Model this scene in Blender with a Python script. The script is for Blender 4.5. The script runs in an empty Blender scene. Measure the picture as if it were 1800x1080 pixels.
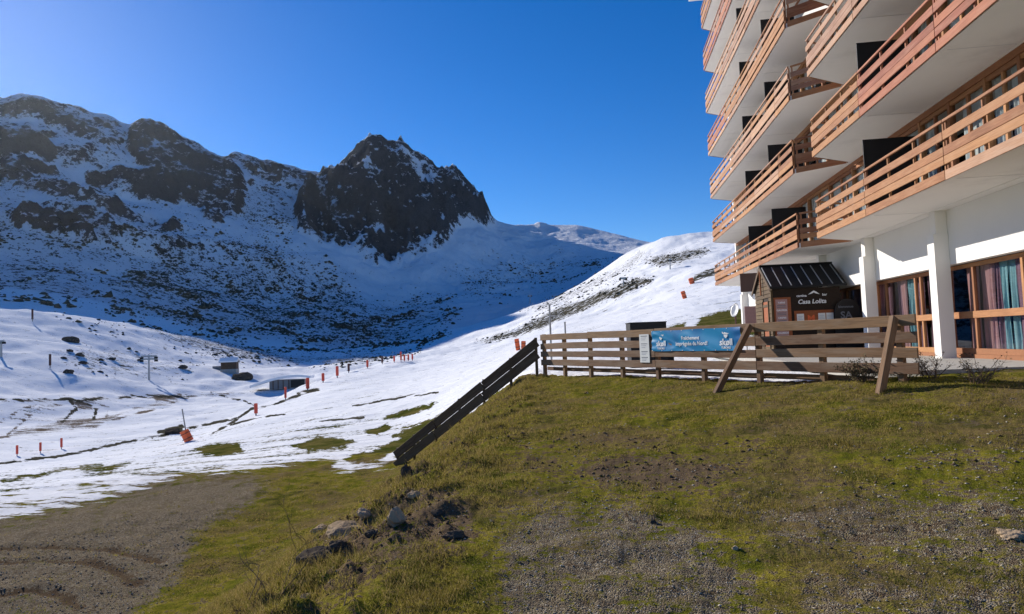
import bpy, bmesh, math, random
import numpy as np
from mathutils import Matrix, Vector
random.seed(7); rng = np.random.default_rng(7)
scene = bpy.context.scene
C = scene.collection
EYE = 1.6                                   # eye height above the grass at the viewer's feet
# ------------------------------------------------------------------ camera
PITCH, ROLL, FPX = math.radians(3.1), math.radians(2.1), 1150.0
cam_d = bpy.data.cameras.new('camera'); cam = bpy.data.objects.new('camera', cam_d); C.objects.link(cam)
cam_d.sensor_fit = 'HORIZONTAL'; cam_d.sensor_width = 36.0; cam_d.lens = 36.0 * FPX / 1800.0
cam_d.clip_start = 0.1; cam_d.clip_end = 20000
cf = Vector((0, math.cos(PITCH), math.sin(PITCH))); cr0 = Vector((1, 0, 0)); cu0 = cr0.cross(cf)
cr = cr0 * math.cos(ROLL) - cu0 * math.sin(ROLL); cu = cr0 * math.sin(ROLL) + cu0 * math.cos(ROLL)
cam.matrix_world = Matrix(((cr.x, cu.x, -cf.x, 0), (cr.y, cu.y, -cf.y, 0), (cr.z, cu.z, -cf.z, EYE), (0, 0, 0, 1)))
scene.camera = cam
# ------------------------------------------------------------------ sky and sun
SUN_AZ, SUN_EL = math.radians(-43), math.radians(23.5)
world = bpy.data.worlds.new('World'); scene.world = world; world.use_nodes = True
wn = world.node_tree; wn.nodes.clear()
sky = wn.nodes.new('ShaderNodeTexSky'); sky.sky_type = 'NISHITA'; sky.sun_disc = False
sky.sun_elevation = SUN_EL; sky.sun_rotation = SUN_AZ
sky.altitude = 1800; sky.air_density = 1.0; sky.dust_density = 0.25; sky.ozone_density = 3.0
bg = wn.nodes.new('ShaderNodeBackground'); bg.inputs[1].default_value = 0.105
wo = wn.nodes.new('ShaderNodeOutputWorld')
hs = wn.nodes.new('ShaderNodeHueSaturation'); hs.inputs['Saturation'].default_value = 1.36; hs.inputs['Hue'].default_value = .511; wn.links.new(sky.outputs[0], hs.inputs['Color']); wn.links.new(hs.outputs[0], bg.inputs[0]); wn.links.new(bg.outputs[0], wo.inputs[0])
sun_d = bpy.data.lights.new('sun', 'SUN'); sun_d.energy = 5.0; sun_d.angle = math.radians(0.53); sun_d.color = (1, 0.93, 0.83)
sun = bpy.data.objects.new('sun', sun_d); C.objects.link(sun)
S = Vector((math.sin(SUN_AZ) * math.cos(SUN_EL), math.cos(SUN_AZ) * math.cos(SUN_EL), math.sin(SUN_EL)))
sun.rotation_euler = S.to_track_quat('Z', 'Y').to_euler(); sun.location = (-60, 60, 60)
scene.view_settings.view_transform = 'Standard'; scene.view_settings.look = 'None'
scene.view_settings.exposure = 0.40; scene.view_settings.gamma = 1.0
scene.render.engine = 'CYCLES'

# ------------------------------------------------------------------ projection helpers (eye-relative)
nf, nr_, nu = (np.array(v) for v in (cf, cr, cu))
def proj(p):
    d = np.maximum(p @ nf, 1e-3)
    return 900 + FPX * (p @ nr_) / d, 540 - FPX * (p @ nu) / d
def ray(x, y): return nf + nr_ * (x - 900) / FPX + nu * (540 - y) / FPX
# ------------------------------------------------------------------ noise
def _h(ix, iy, s):
    h = (ix.astype(np.int64) * 374761393 + iy.astype(np.int64) * 668265263 + s * 974634777) & 0xffffffff
    h = ((h ^ (h >> 13)) * 1274126177) & 0xffffffff
    return (h ^ (h >> 16)) & 0xffffffff
def noise(x, y, s=0):                        # gradient noise, about -0.7 .. 0.7
    ix, iy = np.floor(x), np.floor(y); fx, fy = x - ix, y - iy
    u = fx * fx * fx * (fx * (fx * 6 - 15) + 10); v = fy * fy * fy * (fy * (fy * 6 - 15) + 10)
    def g(a, b):
        t = _h(ix + a, iy + b, s) * (2 * math.pi / 4294967296.0)
        return np.cos(t) * (fx - a) + np.sin(t) * (fy - b)
    a = g(0, 0) * (1 - u) + g(1, 0) * u; b = g(0, 1) * (1 - u) + g(1, 1) * u
    return a * (1 - v) + b * v
def fbm(x, y, n=4, s=0, gain=.5):
    o = 0; a = 1
    for i in range(n): o = o + a * noise(x * 2 ** i, y * 2 ** i, s + i); a *= gain
    return o
def ridged(x, y, n=4, s=0):
    o = 0; a = 1
    for i in range(n): o = o + a * (1 - 2.6 * np.abs(noise(x * 2 ** i, y * 2 ** i, s + i))); a *= .5
    return o / 1.9
def sm(x, a, b):
    t = np.clip((x - a) / (b - a), 0, 1); return t * t * (3 - 2 * t)

# ------------------------------------------------------------------ materials
MATS = {}
class NT:
    def __init__(s, name):
        s.m = bpy.data.materials.new(name); s.m.use_nodes = True; s.t = s.m.node_tree; s.t.nodes.clear()
        s.out = s.n('ShaderNodeOutputMaterial'); s.b = s.n('ShaderNodeBsdfPrincipled'); s.l(s.b.outputs[0], s.out.inputs[0]); MATS[name] = s.m
    def n(s, k, **kw):
        o = s.t.nodes.new(k)
        for a, v in kw.items(): setattr(o, a, v)
        return o
    def l(s, a, b): s.t.links.new(a, b)
    def val(s, sock, v):
        if hasattr(v, 'links'): s.l(v, sock)
        else: sock.default_value = (tuple(v) + (1,) if isinstance(v, (tuple, list)) and len(v) == 3 and sock.type == 'RGBA' else v)
    def coord(s, kind='Object'): return s.n('ShaderNodeTexCoord').outputs[kind]
    def mapping(s, v, scale):
        m = s.n('ShaderNodeMapping'); s.l(v, m.inputs[0]); m.inputs['Scale'].default_value = scale; return m.outputs[0]
    def noise(s, v, scale, detail=4, rough=.55, dist=0):
        o = s.n('ShaderNodeTexNoise'); s.l(v, o.inputs['Vector']); o.inputs['Scale'].default_value = scale
        o.inputs['Detail'].default_value = detail; o.inputs['Roughness'].default_value = rough; o.inputs['Distortion'].default_value = dist
        return o.outputs[0]
    def vor(s, v, scale, out='Distance', feature='F1'):
        o = s.n('ShaderNodeTexVoronoi', feature=feature); s.l(v, o.inputs['Vector']); o.inputs['Scale'].default_value = scale; return o.outputs[out]
    def math(s, op, a, b=0.0, c=None, clamp=False):
        o = s.n('ShaderNodeMath', operation=op, use_clamp=clamp); s.val(o.inputs[0], a); s.val(o.inputs[1], b)
        if c is not None: s.val(o.inputs[2], c)
        return o.outputs[0]
    def step(s, x, lo, hi):
        o = s.n('ShaderNodeMapRange', interpolation_type='SMOOTHSTEP'); s.val(o.inputs[0], x); o.inputs[1].default_value = lo; o.inputs[2].default_value = hi; return o.outputs[0]
    def mix(s, f, a, b):
        o = s.n('ShaderNodeMix', data_type='RGBA'); s.val(o.inputs[0], f); s.val(o.inputs[6], a); s.val(o.inputs[7], b); return o.outputs[2]
    def hsv(s, c, h=.5, sa=1., v=1.):
        o = s.n('ShaderNodeHueSaturation'); s.val(o.inputs['Hue'], h); s.val(o.inputs['Saturation'], sa); s.val(o.inputs['Value'], v); s.val(o.inputs['Color'], c); return o.outputs[0]
    def bump(s, h, strength=.3, dist=.02, nrm=None):
        o = s.n('ShaderNodeBump'); o.inputs['Strength'].default_value = strength; o.inputs['Distance'].default_value = dist; s.l(h, o.inputs['Height'])
        if nrm is not None: s.l(nrm, o.inputs['Normal'])
        s.l(o.outputs[0], s.b.inputs['Normal']); return o.outputs[0]
    def fin(s, col, rough=.7, spec=.3, metal=0.):
        s.val(s.b.inputs['Base Color'], col); s.val(s.b.inputs['Roughness'], rough)
        s.b.inputs['Specular IOR Level'].default_value = spec; s.b.inputs['Metallic'].default_value = metal; return s.m
def rnd(T): return T.n('ShaderNodeObjectInfo').outputs['Random']

def plain(name, col, rough=.6, spec=.3, metal=0, var=.12, scale=6., bump=0., dirt=0.):
    T = NT(name); c = T.coord(); n = T.noise(c, scale, 5)
    v = T.math('MULTIPLY_ADD', n, var * 2, 1 - var); v = T.math('ADD', v, T.math('MULTIPLY_ADD', rnd(T), var, -var / 2))
    k = T.hsv(col, v=v)
    if dirt:
        d = T.step(T.noise(c, scale * .35, 6, .65), .52, .75); k = T.mix(T.math('MULTIPLY', d, dirt), k, (.16, .14, .12))
    if bump: T.bump(T.noise(c, scale * 8, 4), bump, .01)
    return T.fin(k, T.math('MULTIPLY_ADD', n, .2, rough - .1), spec, metal)
def wood(name, c1, c2, grain=1., rough=.75, weather=None, wamt=0.):
    T = NT(name); co = T.coord(); add = T.n('ShaderNodeVectorMath', operation='ADD'); T.l(co, add.inputs[0])
    r = rnd(T); cmb = T.n('ShaderNodeCombineXYZ'); T.l(T.math('MULTIPLY', r, 37.), cmb.inputs[0]); T.l(T.math('MULTIPLY', r, 11.), cmb.inputs[1]); T.l(cmb.outputs[0], add.inputs[1])
    g = T.noise(T.mapping(add.outputs[0], (1.2, 22, 22)), 2.2 * grain, 6, .6, .6)
    b = T.noise(add.outputs[0], 1.3, 3)
    k = T.mix(T.step(g, .3, .72), c1, c2)
    k = T.hsv(k, h=T.math('MULTIPLY_ADD', r, .016, .492), v=T.math('MULTIPLY_ADD', b, .5, T.math('MULTIPLY_ADD', r, .5, .5)))
    if weather:
        k = T.mix(T.math('MULTIPLY', T.step(T.noise(T.mapping(add.outputs[0], (.5, 3, 3)), 2.5, 5, .6), .42, .68), wamt), k, weather)
    T.bump(g, .35, .006)
    return T.fin(k, rough, .25)
wood('balcony_wood', (.37, .178, .086), (.245, .105, .050), weather=(.40, .225, .125), wamt=.55)
wood('balcony_wood_red', (.36, .135, .08), (.25, .09, .055), weather=(.42, .22, .15), wamt=.4)
wood('balcony_wood_pale', (.42, .245, .16), (.31, .165, .10), weather=(.45, .31, .23), wamt=.5)
wood('fence_wood', (.26, .145, .075), (.15, .082, .043), weather=(.27, .195, .135), wamt=.55)
wood('dark_wood', (.13, .08, .046), (.07, .044, .028), weather=(.15, .115, .085), wamt=.5)
wood('frame_wood', (.40, .19, .09), (.29, .13, .06))
wood('kiosk_wood', (.115, .072, .034), (.06, .037, .018), weather=(.14, .105, .065), wamt=.5)
wood('kiosk_dark', (.03, .018, .011), (.018, .011, .008))
wood('board_wood', (.36, .12, .045), (.26, .085, .032))
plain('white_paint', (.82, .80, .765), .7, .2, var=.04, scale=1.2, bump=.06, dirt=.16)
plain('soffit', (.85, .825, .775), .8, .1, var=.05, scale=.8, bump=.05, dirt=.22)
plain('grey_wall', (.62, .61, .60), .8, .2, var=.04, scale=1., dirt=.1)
plain('black_panel', (.012, .012, .014), .5, .3, var=.2)
plain('black_metal', (.014, .015, .017), .6, .2, var=.2, scale=3)
plain('rib_metal', (.34, .36, .38), .4, .5, .3)
plain('steel', (.32, .33, .34), .45, .5, .6, var=.1)
plain('pole_grey', (.20, .20, .20), .6)
plain('orange_pad', (.74, .145, .05), .65, .3, var=.12, scale=3)
plain('red_pole', (.64, .09, .055), .6, .3)
plain('dark_pole', (.09, .04, .035), .7)
plain('curtain_pink', (.44, .235, .24), .9, .1, var=.12, scale=3)
plain('curtain_plum', (.23, .125, .165), .9, .1, var=.12, scale=3)
plain('curtain_teal', (.27, .47, .52), .9, .1, var=.12, scale=3)
plain('curtain_white', (.68, .70, .70), .9, .1, var=.08, scale=3)
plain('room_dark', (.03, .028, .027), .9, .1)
plain('paper', (.72, .72, .70), .7, .2, var=.04, scale=20)
plain('ink', (.16, .17, .2), .7, .2)
plain('ink_pale', (.45, .46, .5), .7, .2)
plain('white_print', (.80, .81, .82), .5, .3, var=.02)
plain('pink_print', (.42, .25, .23), .6, .3, var=.12, scale=14)
plain('concrete', (.36, .345, .315), .9, .2, var=.18, scale=5, bump=.4, dirt=.45)
plain('stone', (.36, .27, .18), .95, 0., var=.35, scale=5, bump=1., dirt=.6)
plain('dark_stone', (.075, .062, .05), .95, 0., var=.35, scale=1.2, bump=.8)
plain('twig', (.115, .075, .055), .85, .2, var=.3)
plain('dry_leaf', (.13, .10, .045), .8, .2, var=.4, scale=20)
plain('snow_cap', (.84, .85, .86), .6, .3, var=.02, scale=2)
plain('dish_white', (.72, .72, .72), .45, .4, var=.04)
plain('sign_brown', (.12, .075, .06), .6)
def banner_mat():
    T = NT('banner_blue'); c = T.coord()
    n = T.noise(T.mapping(c, (.5, 1, 1.2)), 1.1, 2)
    k = T.mix(T.step(n, .35, .65), (.004, .125, .36), (.010, .25, .50))
    return T.fin(k, .45, .25)
banner_mat()
def glass_mat():
    T = NT('window_glass'); T.t.nodes.remove(T.b)
    tr = T.n('ShaderNodeBsdfTransparent'); tr.inputs[0].default_value = (.86, .88, .88, 1); gl = T.n('ShaderNodeBsdfGlossy'); gl.inputs['Roughness'].default_value = .02
    fr = T.n('ShaderNodeFresnel'); fr.inputs[0].default_value = 1.5; mx = T.n('ShaderNodeMixShader')
    T.l(T.math('MULTIPLY', fr.outputs[0], T.math('SUBTRACT', 1., T.n('ShaderNodeNewGeometry').outputs['Backfacing'])), mx.inputs[0]); T.l(tr.outputs[0], mx.inputs[1]); T.l(gl.outputs[0], mx.inputs[2]); T.l(mx.outputs[0], T.out.inputs[0])
glass_mat()

def ground_mat():
    T = NT('ground_mix'); c = T.coord()
    at = T.n('ShaderNodeAttribute', attribute_name='mask'); sep = T.n('ShaderNodeSeparateColor'); T.l(at.outputs['Color'], sep.inputs[0])
    snow, grav, dirt = sep.outputs[0], sep.outputs[1], sep.outputs[2]
    nb = T.noise(c, .55, 4); nm = T.noise(c, 2.4, 6, .62); nf_ = T.noise(c, 17., 5, .65); nx = T.noise(c, 75., 3, .6)
    g = T.mix(T.step(nm, .34, .66), (.098, .104, .012), (.235, .192, .030))
    g = T.mix(T.math('MULTIPLY', T.step(nb, .45, .68), .7), g, (.225, .16, .056))
    g = T.mix(T.math('MULTIPLY', T.step(nf_, .52, .72), .75), g, (.065, .048, .022))
    worn = T.math('MULTIPLY', T.step(T.math('ADD', nb, T.math('MULTIPLY_ADD', nf_, .6, -.3)), .42, .60), .72); g = T.mix(worn, g, (.135, .096, .048))
    g = T.mix(T.math('MULTIPLY', T.step(T.noise(c, 1.1, 5, .6), .55, .66), .7), g, (.048, .056, .010))
    g = T.hsv(g, v=T.math('MULTIPLY_ADD', nx, 2.6, -.3))
    cell = T.vor(c, 85., 'Color'); cs = T.n('ShaderNodeSeparateColor'); T.l(cell, cs.inputs[0]); cd = T.vor(c, 85., 'Distance')
    gv = T.mix(cs.outputs[0], (.115, .094, .064), (.37, .31, .215)); gv = T.mix(T.step(cs.outputs[1], .9, .96), gv, (.42, .40, .37))
    gv = T.mix(T.step(nf_, .40, .62), gv, (.165, .13, .09)); gv = T.hsv(gv, v=T.math('MULTIPLY_ADD', nm, .8, .6))
    di = T.mix(nf_, (.060, .042, .027), (.20, .145, .092)); di = T.hsv(di, v=T.math('MULTIPLY_ADD', nx, 1.1, .45))
    wob = T.math('ADD', T.math('MULTIPLY_ADD', nm, 2.6, -1.3), T.math('MULTIPLY_ADD', nf_, 2.6, -1.3))
    fg = T.step(T.math('ADD', grav, wob), .36, .62); fd = T.step(T.math('ADD', dirt, wob), .36, .62)
    k = T.mix(fg, g, gv); k = T.mix(fd, k, di)
    sn = T.noise(T.mapping(c, (.6, 2.2, 1)), .9, 7, .7)
    fs = T.step(T.math('ADD', snow, T.math('MULTIPLY_ADD', sn, 2.6, -1.3)), .44, .54)
    k = T.mix(fs, k, (.84, .85, .87))
    hgt = T.math('ADD', T.math('MULTIPLY', nf_, .6), T.math('MULTIPLY', nx, .35)); hgt = T.math('ADD', hgt, T.math('MULTIPLY', T.math('SUBTRACT', .5, cd), fg)); hgt = T.math('MULTIPLY_ADD', fs, .5, hgt)
    T.bump(hgt, .8, .05)
    return T.fin(k, .95, 0.)
ground_mat()
def snowfield_mat():
    T = NT('snow_slope'); c = T.coord()
    at = T.n('ShaderNodeAttribute', attribute_name='mask'); sep = T.n('ShaderNodeSeparateColor'); T.l(at.outputs['Color'], sep.inputs[0])
    snow, mud, scrub = sep.outputs[0], sep.outputs[1], sep.outputs[2]
    n1 = T.noise(T.mapping(c, (.35, 1.5, 1)), .45, 8, .7); n2 = T.noise(c, .09, 8, .7); nf_ = T.noise(c, 4., 5, .65); n3 = T.noise(c, .6, 6, .7)
    grass = T.mix(T.step(n3, .35, .65), (.05, .06, .012), (.13, .11, .035)); grass = T.hsv(grass, v=T.math('MULTIPLY_ADD', nf_, 1.2, .4))
    rock = T.mix(T.step(n3, .35, .65), (.028, .030, .024), (.095, .085, .06))
    mudc = T.mix(nf_, (.07, .05, .035), (.22, .18, .14))
    sc = T.mix(T.step(n2, .3, .7), (.83, .845, .87), (.79, .81, .84))
    k = T.mix(T.step(T.math('ADD', snow, T.math('ADD', T.math('MULTIPLY_ADD', n1, 2.6, -1.3), T.math('MULTIPLY_ADD', nf_, 1.8, -.9))), .40, .56), grass, sc)
    k = T.mix(T.step(T.math('ADD', mud, T.math('ADD', T.math('MULTIPLY_ADD', n1, 2.2, -1.1), T.math('MULTIPLY_ADD', nf_, 1.2, -.6))), .42, .7), k, mudc)
    k = T.mix(T.step(T.math('ADD', scrub, T.math('ADD', T.math('MULTIPLY_ADD', n1, 2.2, -1.1), T.math('MULTIPLY_ADD', n3, 2.2, -1.1))), .44, .58), k, rock)
    gl = T.noise(T.mapping(c, (.10, 1.6, .1)), 1.6, 4, .7); T.bump(T.math('ADD', T.math('ADD', T.math('MULTIPLY', n1, .8), T.math('MULTIPLY', gl, .9)), T.math('MULTIPLY', nf_, .16)), .6, .38)
    return T.fin(k, .8, 0.)
snowfield_mat()
def mountain_mat():
    T = NT('mountain_rock_snow'); c = T.coord()
    at = T.n('ShaderNodeAttribute', attribute_name='mask'); sep = T.n('ShaderNodeSeparateColor'); T.l(at.outputs['Color'], sep.inputs[0])
    rk, sc = sep.outputs[0], sep.outputs[1]
    n1 = T.noise(T.mapping(c, (1, 1, .6)), .022, 10, .72); n2 = T.noise(c, .11, 8, .72); n3 = T.noise(c, .35, 5, .7)
    rock = T.mix(T.step(n2, .3, .7), (.026, .032, .040), (.085, .092, .102)); rock = T.mix(T.step(n1, .42, .62), rock, T.mix(n3, (.032, .039, .048), (.115, .125, .138))); rock = T.hsv(rock, v=T.math('MULTIPLY_ADD', n3, 1.3, .35))  # paler mid-scale patches paint light and dark relief into the rock colour
    snowc = T.mix(T.step(n1, .35, .7), (.80, .82, .86), (.70, .73, .78))
    nz = T.n('ShaderNodeSeparateXYZ'); T.l(T.n('ShaderNodeNewGeometry').outputs['Normal'], nz.inputs[0])
    w1 = T.math('ADD', T.math('ADD', T.math('MULTIPLY_ADD', n1, 2.8, -1.4), T.math('MULTIPLY_ADD', n3, 1.2, -.6)), T.math('MULTIPLY_ADD', n2, 3.2, -1.6)); w1 = T.math('ADD', w1, T.math('MULTIPLY_ADD', nz.outputs[2], -2.0, 1.25))
    f1 = T.step(T.math('ADD', rk, w1), .44, .56)
    w2 = T.math('ADD', T.math('MULTIPLY_ADD', n2, 2.6, -1.3), T.math('MULTIPLY_ADD', n3, 1.6, -.8))
    f2 = T.step(T.math('ADD', sc, w2), .48, .60)
    k = T.mix(f1, snowc, rock); k = T.mix(f2, k, T.mix(n3, (.022, .026, .02), (.075, .07, .05)))
    hh = T.math('MULTIPLY', T.math('ADD', T.math('ADD', n2, T.math('MULTIPLY', n3, .4)), T.math('MULTIPLY', f2, .15)), T.math('MULTIPLY_ADD', f1, .8, .35))
    T.bump(hh, 1., 11.)
    return T.fin(k, .9, 0.)
mountain_mat()
def blade_mat(name, c1, c2, c3):
    T = NT(name); c = T.coord(); n = T.noise(c, 2.4, 4); f = T.noise(c, 60., 2)
    k = T.mix(T.step(n, .35, .65), c1, c2); k = T.mix(T.step(f, .5, .62), k, c3)
    tr = T.n('ShaderNodeBsdfTranslucent'); T.l(k, tr.inputs[0]); mx = T.n('ShaderNodeMixShader'); mx.inputs[0].default_value = .45
    T.l(T.b.outputs[0], mx.inputs[1]); T.l(tr.outputs[0], mx.inputs[2]); T.l(mx.outputs[0], T.out.inputs[0])
    return T.fin(k, .8, 0.)
blade_mat('grass_blade', (.092, .110, .012), (.235, .195, .032), (.40, .31, .11))
blade_mat('dry_blade', (.27, .195, .07), (.19, .145, .04), (.38, .29, .13))
T = NT('pebble'); c = T.coord(); cell = T.noise(c, 23., 2); T.fin(T.mix(T.step(cell, .35, .68), (.15, .128, .095), (.50, .44, .35)), .95, 0.)

# ------------------------------------------------------------------ object helpers
WM = {}
def link(o, parent=None, wmx=None):
    C.objects.link(o); wmx = wmx or Matrix(); WM[o.name] = wmx
    if parent is not None:
        o.parent = parent; o.matrix_parent_inverse = WM[parent.name].inverted()
    o.matrix_basis = wmx; return o
def tag(o, label=None, cat=None, group=None, kind=None):
    if label: o['label'] = label
    if cat: o['category'] = cat
    if group: o['group'] = group
    if kind: o['kind'] = kind
    return o
def thing(name, loc, label, cat, group=None):
    return tag(link(bpy.data.objects.new(name, None), None, Matrix.Translation(loc)), label, cat, group)
class MB:
    def __init__(s): s.v = []; s.f = []; s.mi = []
    def add(s, vs, fs, m=0):
        o = len(s.v); s.v += [tuple(p) for p in vs]; s.f += [tuple(i + o for i in f) for f in fs]; s.mi += [m] * len(fs); return s
    def box(s, c, e, ax=None, m=0):
        ax = ax or (Vector((1, 0, 0)), Vector((0, 1, 0)), Vector((0, 0, 1))); c = Vector(c)
        vs = [c + ax[0] * (e[0] * i) + ax[1] * (e[1] * j) + ax[2] * (e[2] * k) for i in (-.5, .5) for j in (-.5, .5) for k in (-.5, .5)]
        return s.add(vs, [(0, 1, 3, 2), (4, 6, 7, 5), (0, 4, 5, 1), (2, 3, 7, 6), (0, 2, 6, 4), (1, 5, 7, 3)], m)
    def prism(s, poly, z0, z1, m=0):
        n = len(poly); a = sum(poly[i][0] * poly[(i + 1) % n][1] - poly[(i + 1) % n][0] * poly[i][1] for i in range(n))
        if a < 0: poly = poly[::-1]
        vs = [(p[0], p[1], z0) for p in poly] + [(p[0], p[1], z1) for p in poly]
        return s.add(vs, [tuple(range(n - 1, -1, -1)), tuple(range(n, 2 * n))] + [(i, (i + 1) % n, n + (i + 1) % n, n + i) for i in range(n)], m)
    def tube(s, pts, rad, n=6, m=0, cap=True):
        pts = [Vector(p) for p in pts]; rad = rad if isinstance(rad, (list, tuple)) else [rad] * len(pts); o = len(s.v); up = None
        for i, p in enumerate(pts):
            t = (pts[min(i + 1, len(pts) - 1)] - pts[max(i - 1, 0)]).normalized()
            a = t.cross(Vector((0, 0, 1)) if abs(t.z) < .9 else Vector((1, 0, 0))).normalized(); b = t.cross(a)
            s.v += [tuple(p + (a * math.cos(k * 2 * math.pi / n) + b * math.sin(k * 2 * math.pi / n)) * rad[i]) for k in range(n)]
        for i in range(len(pts) - 1):
            for k in range(n): s.f.append((o + i * n + k, o + i * n + (k + 1) % n, o + (i + 1) * n + (k + 1) % n, o + (i + 1) * n + k)); s.mi.append(m)
        if cap: s.f.append(tuple(o + k for k in range(n))[::-1]); s.f.append(tuple(o + (len(pts) - 1) * n + k for k in range(n))); s.mi += [m, m]
        return s
    def build(s, name, mats, parent=None, smooth=False, mw=None):
        me = bpy.data.meshes.new(name); mw = mw or Matrix()
        vs = s.v
        if mw != Matrix(): inv = mw.inverted(); vs = [tuple(inv @ Vector(p)) for p in vs]
        me.from_pydata(vs, [], s.f)
        for m in ([mats] if isinstance(mats, str) else mats): me.materials.append(MATS[m])
        me.polygons.foreach_set('material_index', s.mi)
        if smooth: me.polygons.foreach_set('use_smooth', [True] * len(s.f))
        bm = bmesh.new(); bm.from_mesh(me); bmesh.ops.recalc_face_normals(bm, faces=bm.faces); bm.to_mesh(me); bm.free()
        return link(bpy.data.objects.new(name, me), parent, mw)
def frame_of(p0, p1, up):
    p0, p1 = Vector(p0), Vector(p1); x = (p1 - p0).normalized(); y = Vector(up).cross(x).normalized(); z = x.cross(y)
    c = (p0 + p1) / 2; M = Matrix((( x.x, y.x, z.x, c.x), (x.y, y.y, z.y, c.y), (x.z, y.z, z.z, c.z), (0, 0, 0, 1))); return M, (p1 - p0).length
def board(name, p0, p1, th, wd, mat, parent=None, up=(0, 0, 1), ch=.006, warp=0.):
    """a plank from p0 to p1 (centre line), thickness th (local y), width wd (local z), chamfered edges"""
    M, L = frame_of(p0, p1, up); a, b = th / 2, wd / 2; ch = min(ch, a * .6, b * .6)
    pr = [(-a, -b + ch), (-a + ch, -b), (a - ch, -b), (a, -b + ch), (a, b - ch), (a - ch, b), (-a + ch, b), (-a, b - ch)]
    n = 8; ns = 5 if warp else 1; me = bpy.data.meshes.new(name); vs = []; fs = []
    ph = random.random() * 6
    for i in range(ns + 1):
        t = i / ns; wz = warp * math.sin(t * 5 + ph) if warp else 0
        vs += [(-L / 2 + L * t, y + wz * .6, z + wz) for y, z in pr]
    for i in range(ns):
        for k in range(n): fs.append((i * n + k, (i + 1) * n + k, (i + 1) * n + (k + 1) % n, i * n + (k + 1) % n))
    fs += [tuple(range(n)), tuple(range(ns * n + n - 1, ns * n - 1, -1))]
    me.from_pydata(vs, [], fs); me.materials.append(MATS[mat]); me.update()
    bm = bmesh.new(); bm.from_mesh(me); bmesh.ops.recalc_face_normals(bm, faces=bm.faces); bm.to_mesh(me); bm.free()
    return link(bpy.data.objects.new(name, me), parent, M)
def text(body, name, M, size, mat, parent, ext=.003, align='CENTER', shear=0., sx=1.):
    cu_ = bpy.data.curves.new(name, 'FONT'); cu_.body = body; cu_.size = size; cu_.align_x = align; cu_.align_y = 'CENTER'; cu_.extrude = ext; cu_.shear = shear; cu_.resolution_u = 3; cu_.offset = size * .022
    o = bpy.data.objects.new(name + '_curve', cu_); C.objects.link(o)
    dg = bpy.context.evaluated_depsgraph_get(); me = bpy.data.meshes.new_from_object(o.evaluated_get(dg)); me.name = name
    bpy.data.objects.remove(o); me.materials.clear(); me.materials.append(MATS[mat])
    for v in me.vertices: v.co.x *= sx
    return link(bpy.data.objects.new(name, me), parent, M)

# ------------------------------------------------------------------ terrain
FR = np.array([7.1, 11.5]); FL = np.array([.97, 23.0]); FLEN = float(np.linalg.norm(FL - FR)); fd = (FL - FR) / FLEN; fn = np.array([-fd[1], fd[0]]); fn = fn if fn[1] < 0 else -fn
RUTS = [[(-60, 992), (60, 982), (140, 984), (200, 998), (240, 1022)], [(-60, 968), (80, 957), (190, 962), (280, 985)], [(0, 1045), (60, 1034), (110, 1042), (140, 1064)]]
RUTW = [[(ray(x, y) * (-4.62 / ray(x, y)[2]))[:2] for x, y in p] for p in RUTS]
def rut_mask(X, Y):
    d = np.full(X.shape, 9.); bb = (X < -4) & (Y > 8) & (Y < 24)
    if bb.any():
        x, y = X[bb], Y[bb]; dm = np.full(x.shape, 81.)
        for p in RUTW:
            for (x0, y0), (x1, y1) in zip(p[:-1], p[1:]):
                dx, dy = x1 - x0, y1 - y0; t = np.clip(((x - x0) * dx + (y - y0) * dy) / (dx * dx + dy * dy), 0, 1); dm = np.minimum(dm, (x - x0 - t * dx) ** 2 + (y - y0 - t * dy) ** 2)
        d[bb] = np.sqrt(dm)
    d = d + .05 * noise(X * 3, Y * 3, 66)
    return -.05 * np.exp(-(d / .17) ** 2) + .024 * np.exp(-((d - .34) / .16) ** 2), np.exp(-(d / .16) ** 2)
def near(X, Y):
    t = (X - FR[0]) * fd[0] + (Y - FR[1]) * fd[1]; o = (X - FR[0]) * fn[0] + (Y - FR[1]) * fn[1]
    pl = -1.10 - .17 * sm(o, .1, 1.4) - .30 * sm(o, 1, 8) + .20 * np.exp(-(t / 2.6) ** 2) * sm(o, 5, 0) - .10 * sm(t, 9, 13)
    pl = np.where(o < 0, pl + .10 * sm(o, 0, -2), pl)
    xc = np.interp(Y, [0, 4, 5.5, 7.6, 12, 18, 23, 30, 40], [-2.3, -1.85, -1.62, -1.42, -.9, -.3, .12, .8, 1.6]) + .16 * noise(Y * .8, Y * 0 + 3.3, 5) + .1 * noise(Y * 2.3, Y * 0 + 9.3, 6)
    s = xc - X
    drop = np.where(s < -.9, 0, np.where(s < .9, .70 * (s + .9) ** 2 / 3.6, .70 * s))
    lo = -4.62 + .10 * noise(X * .25, Y * .25, 8)
    z = pl - drop; d = z - lo
    z = lo + .5 * (d + np.sqrt(d * d + .25)) - .06
    bank = sm(s, -1.6, 0.) * sm(z, -4.5, -3.9)
    z = z + .055 * fbm(X * 1.1, Y * 1.1, 4, 11) + .016 * fbm(X * 7, Y * 7, 4, 21, .6) + bank * (.19 * fbm(X * 1.7, Y * 1.7, 4, 31) + .09 * np.abs(fbm(X * 5, Y * 5, 3, 41)))
    z = z + rut_mask(X, Y)[0] * sm(s, 3.5, 4.5)
    return z, bank, s
def L(*pts):                                       # (image x, image y, range) -> azimuth, range, height
    a = []
    for x, y, r in pts:
        v = ray(x, y); hh = math.hypot(v[0], v[1]); a.append((math.atan2(v[0], v[1]), r, v[2] / hh * r))
    a.sort(); a = np.array(a); return a
def Lz(*pts):
    a = []
    for x, z, r in pts:
        v = ray(x, 600); a.append((math.atan2(v[0], v[1]), r, z))
    return np.array(sorted(a))
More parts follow.
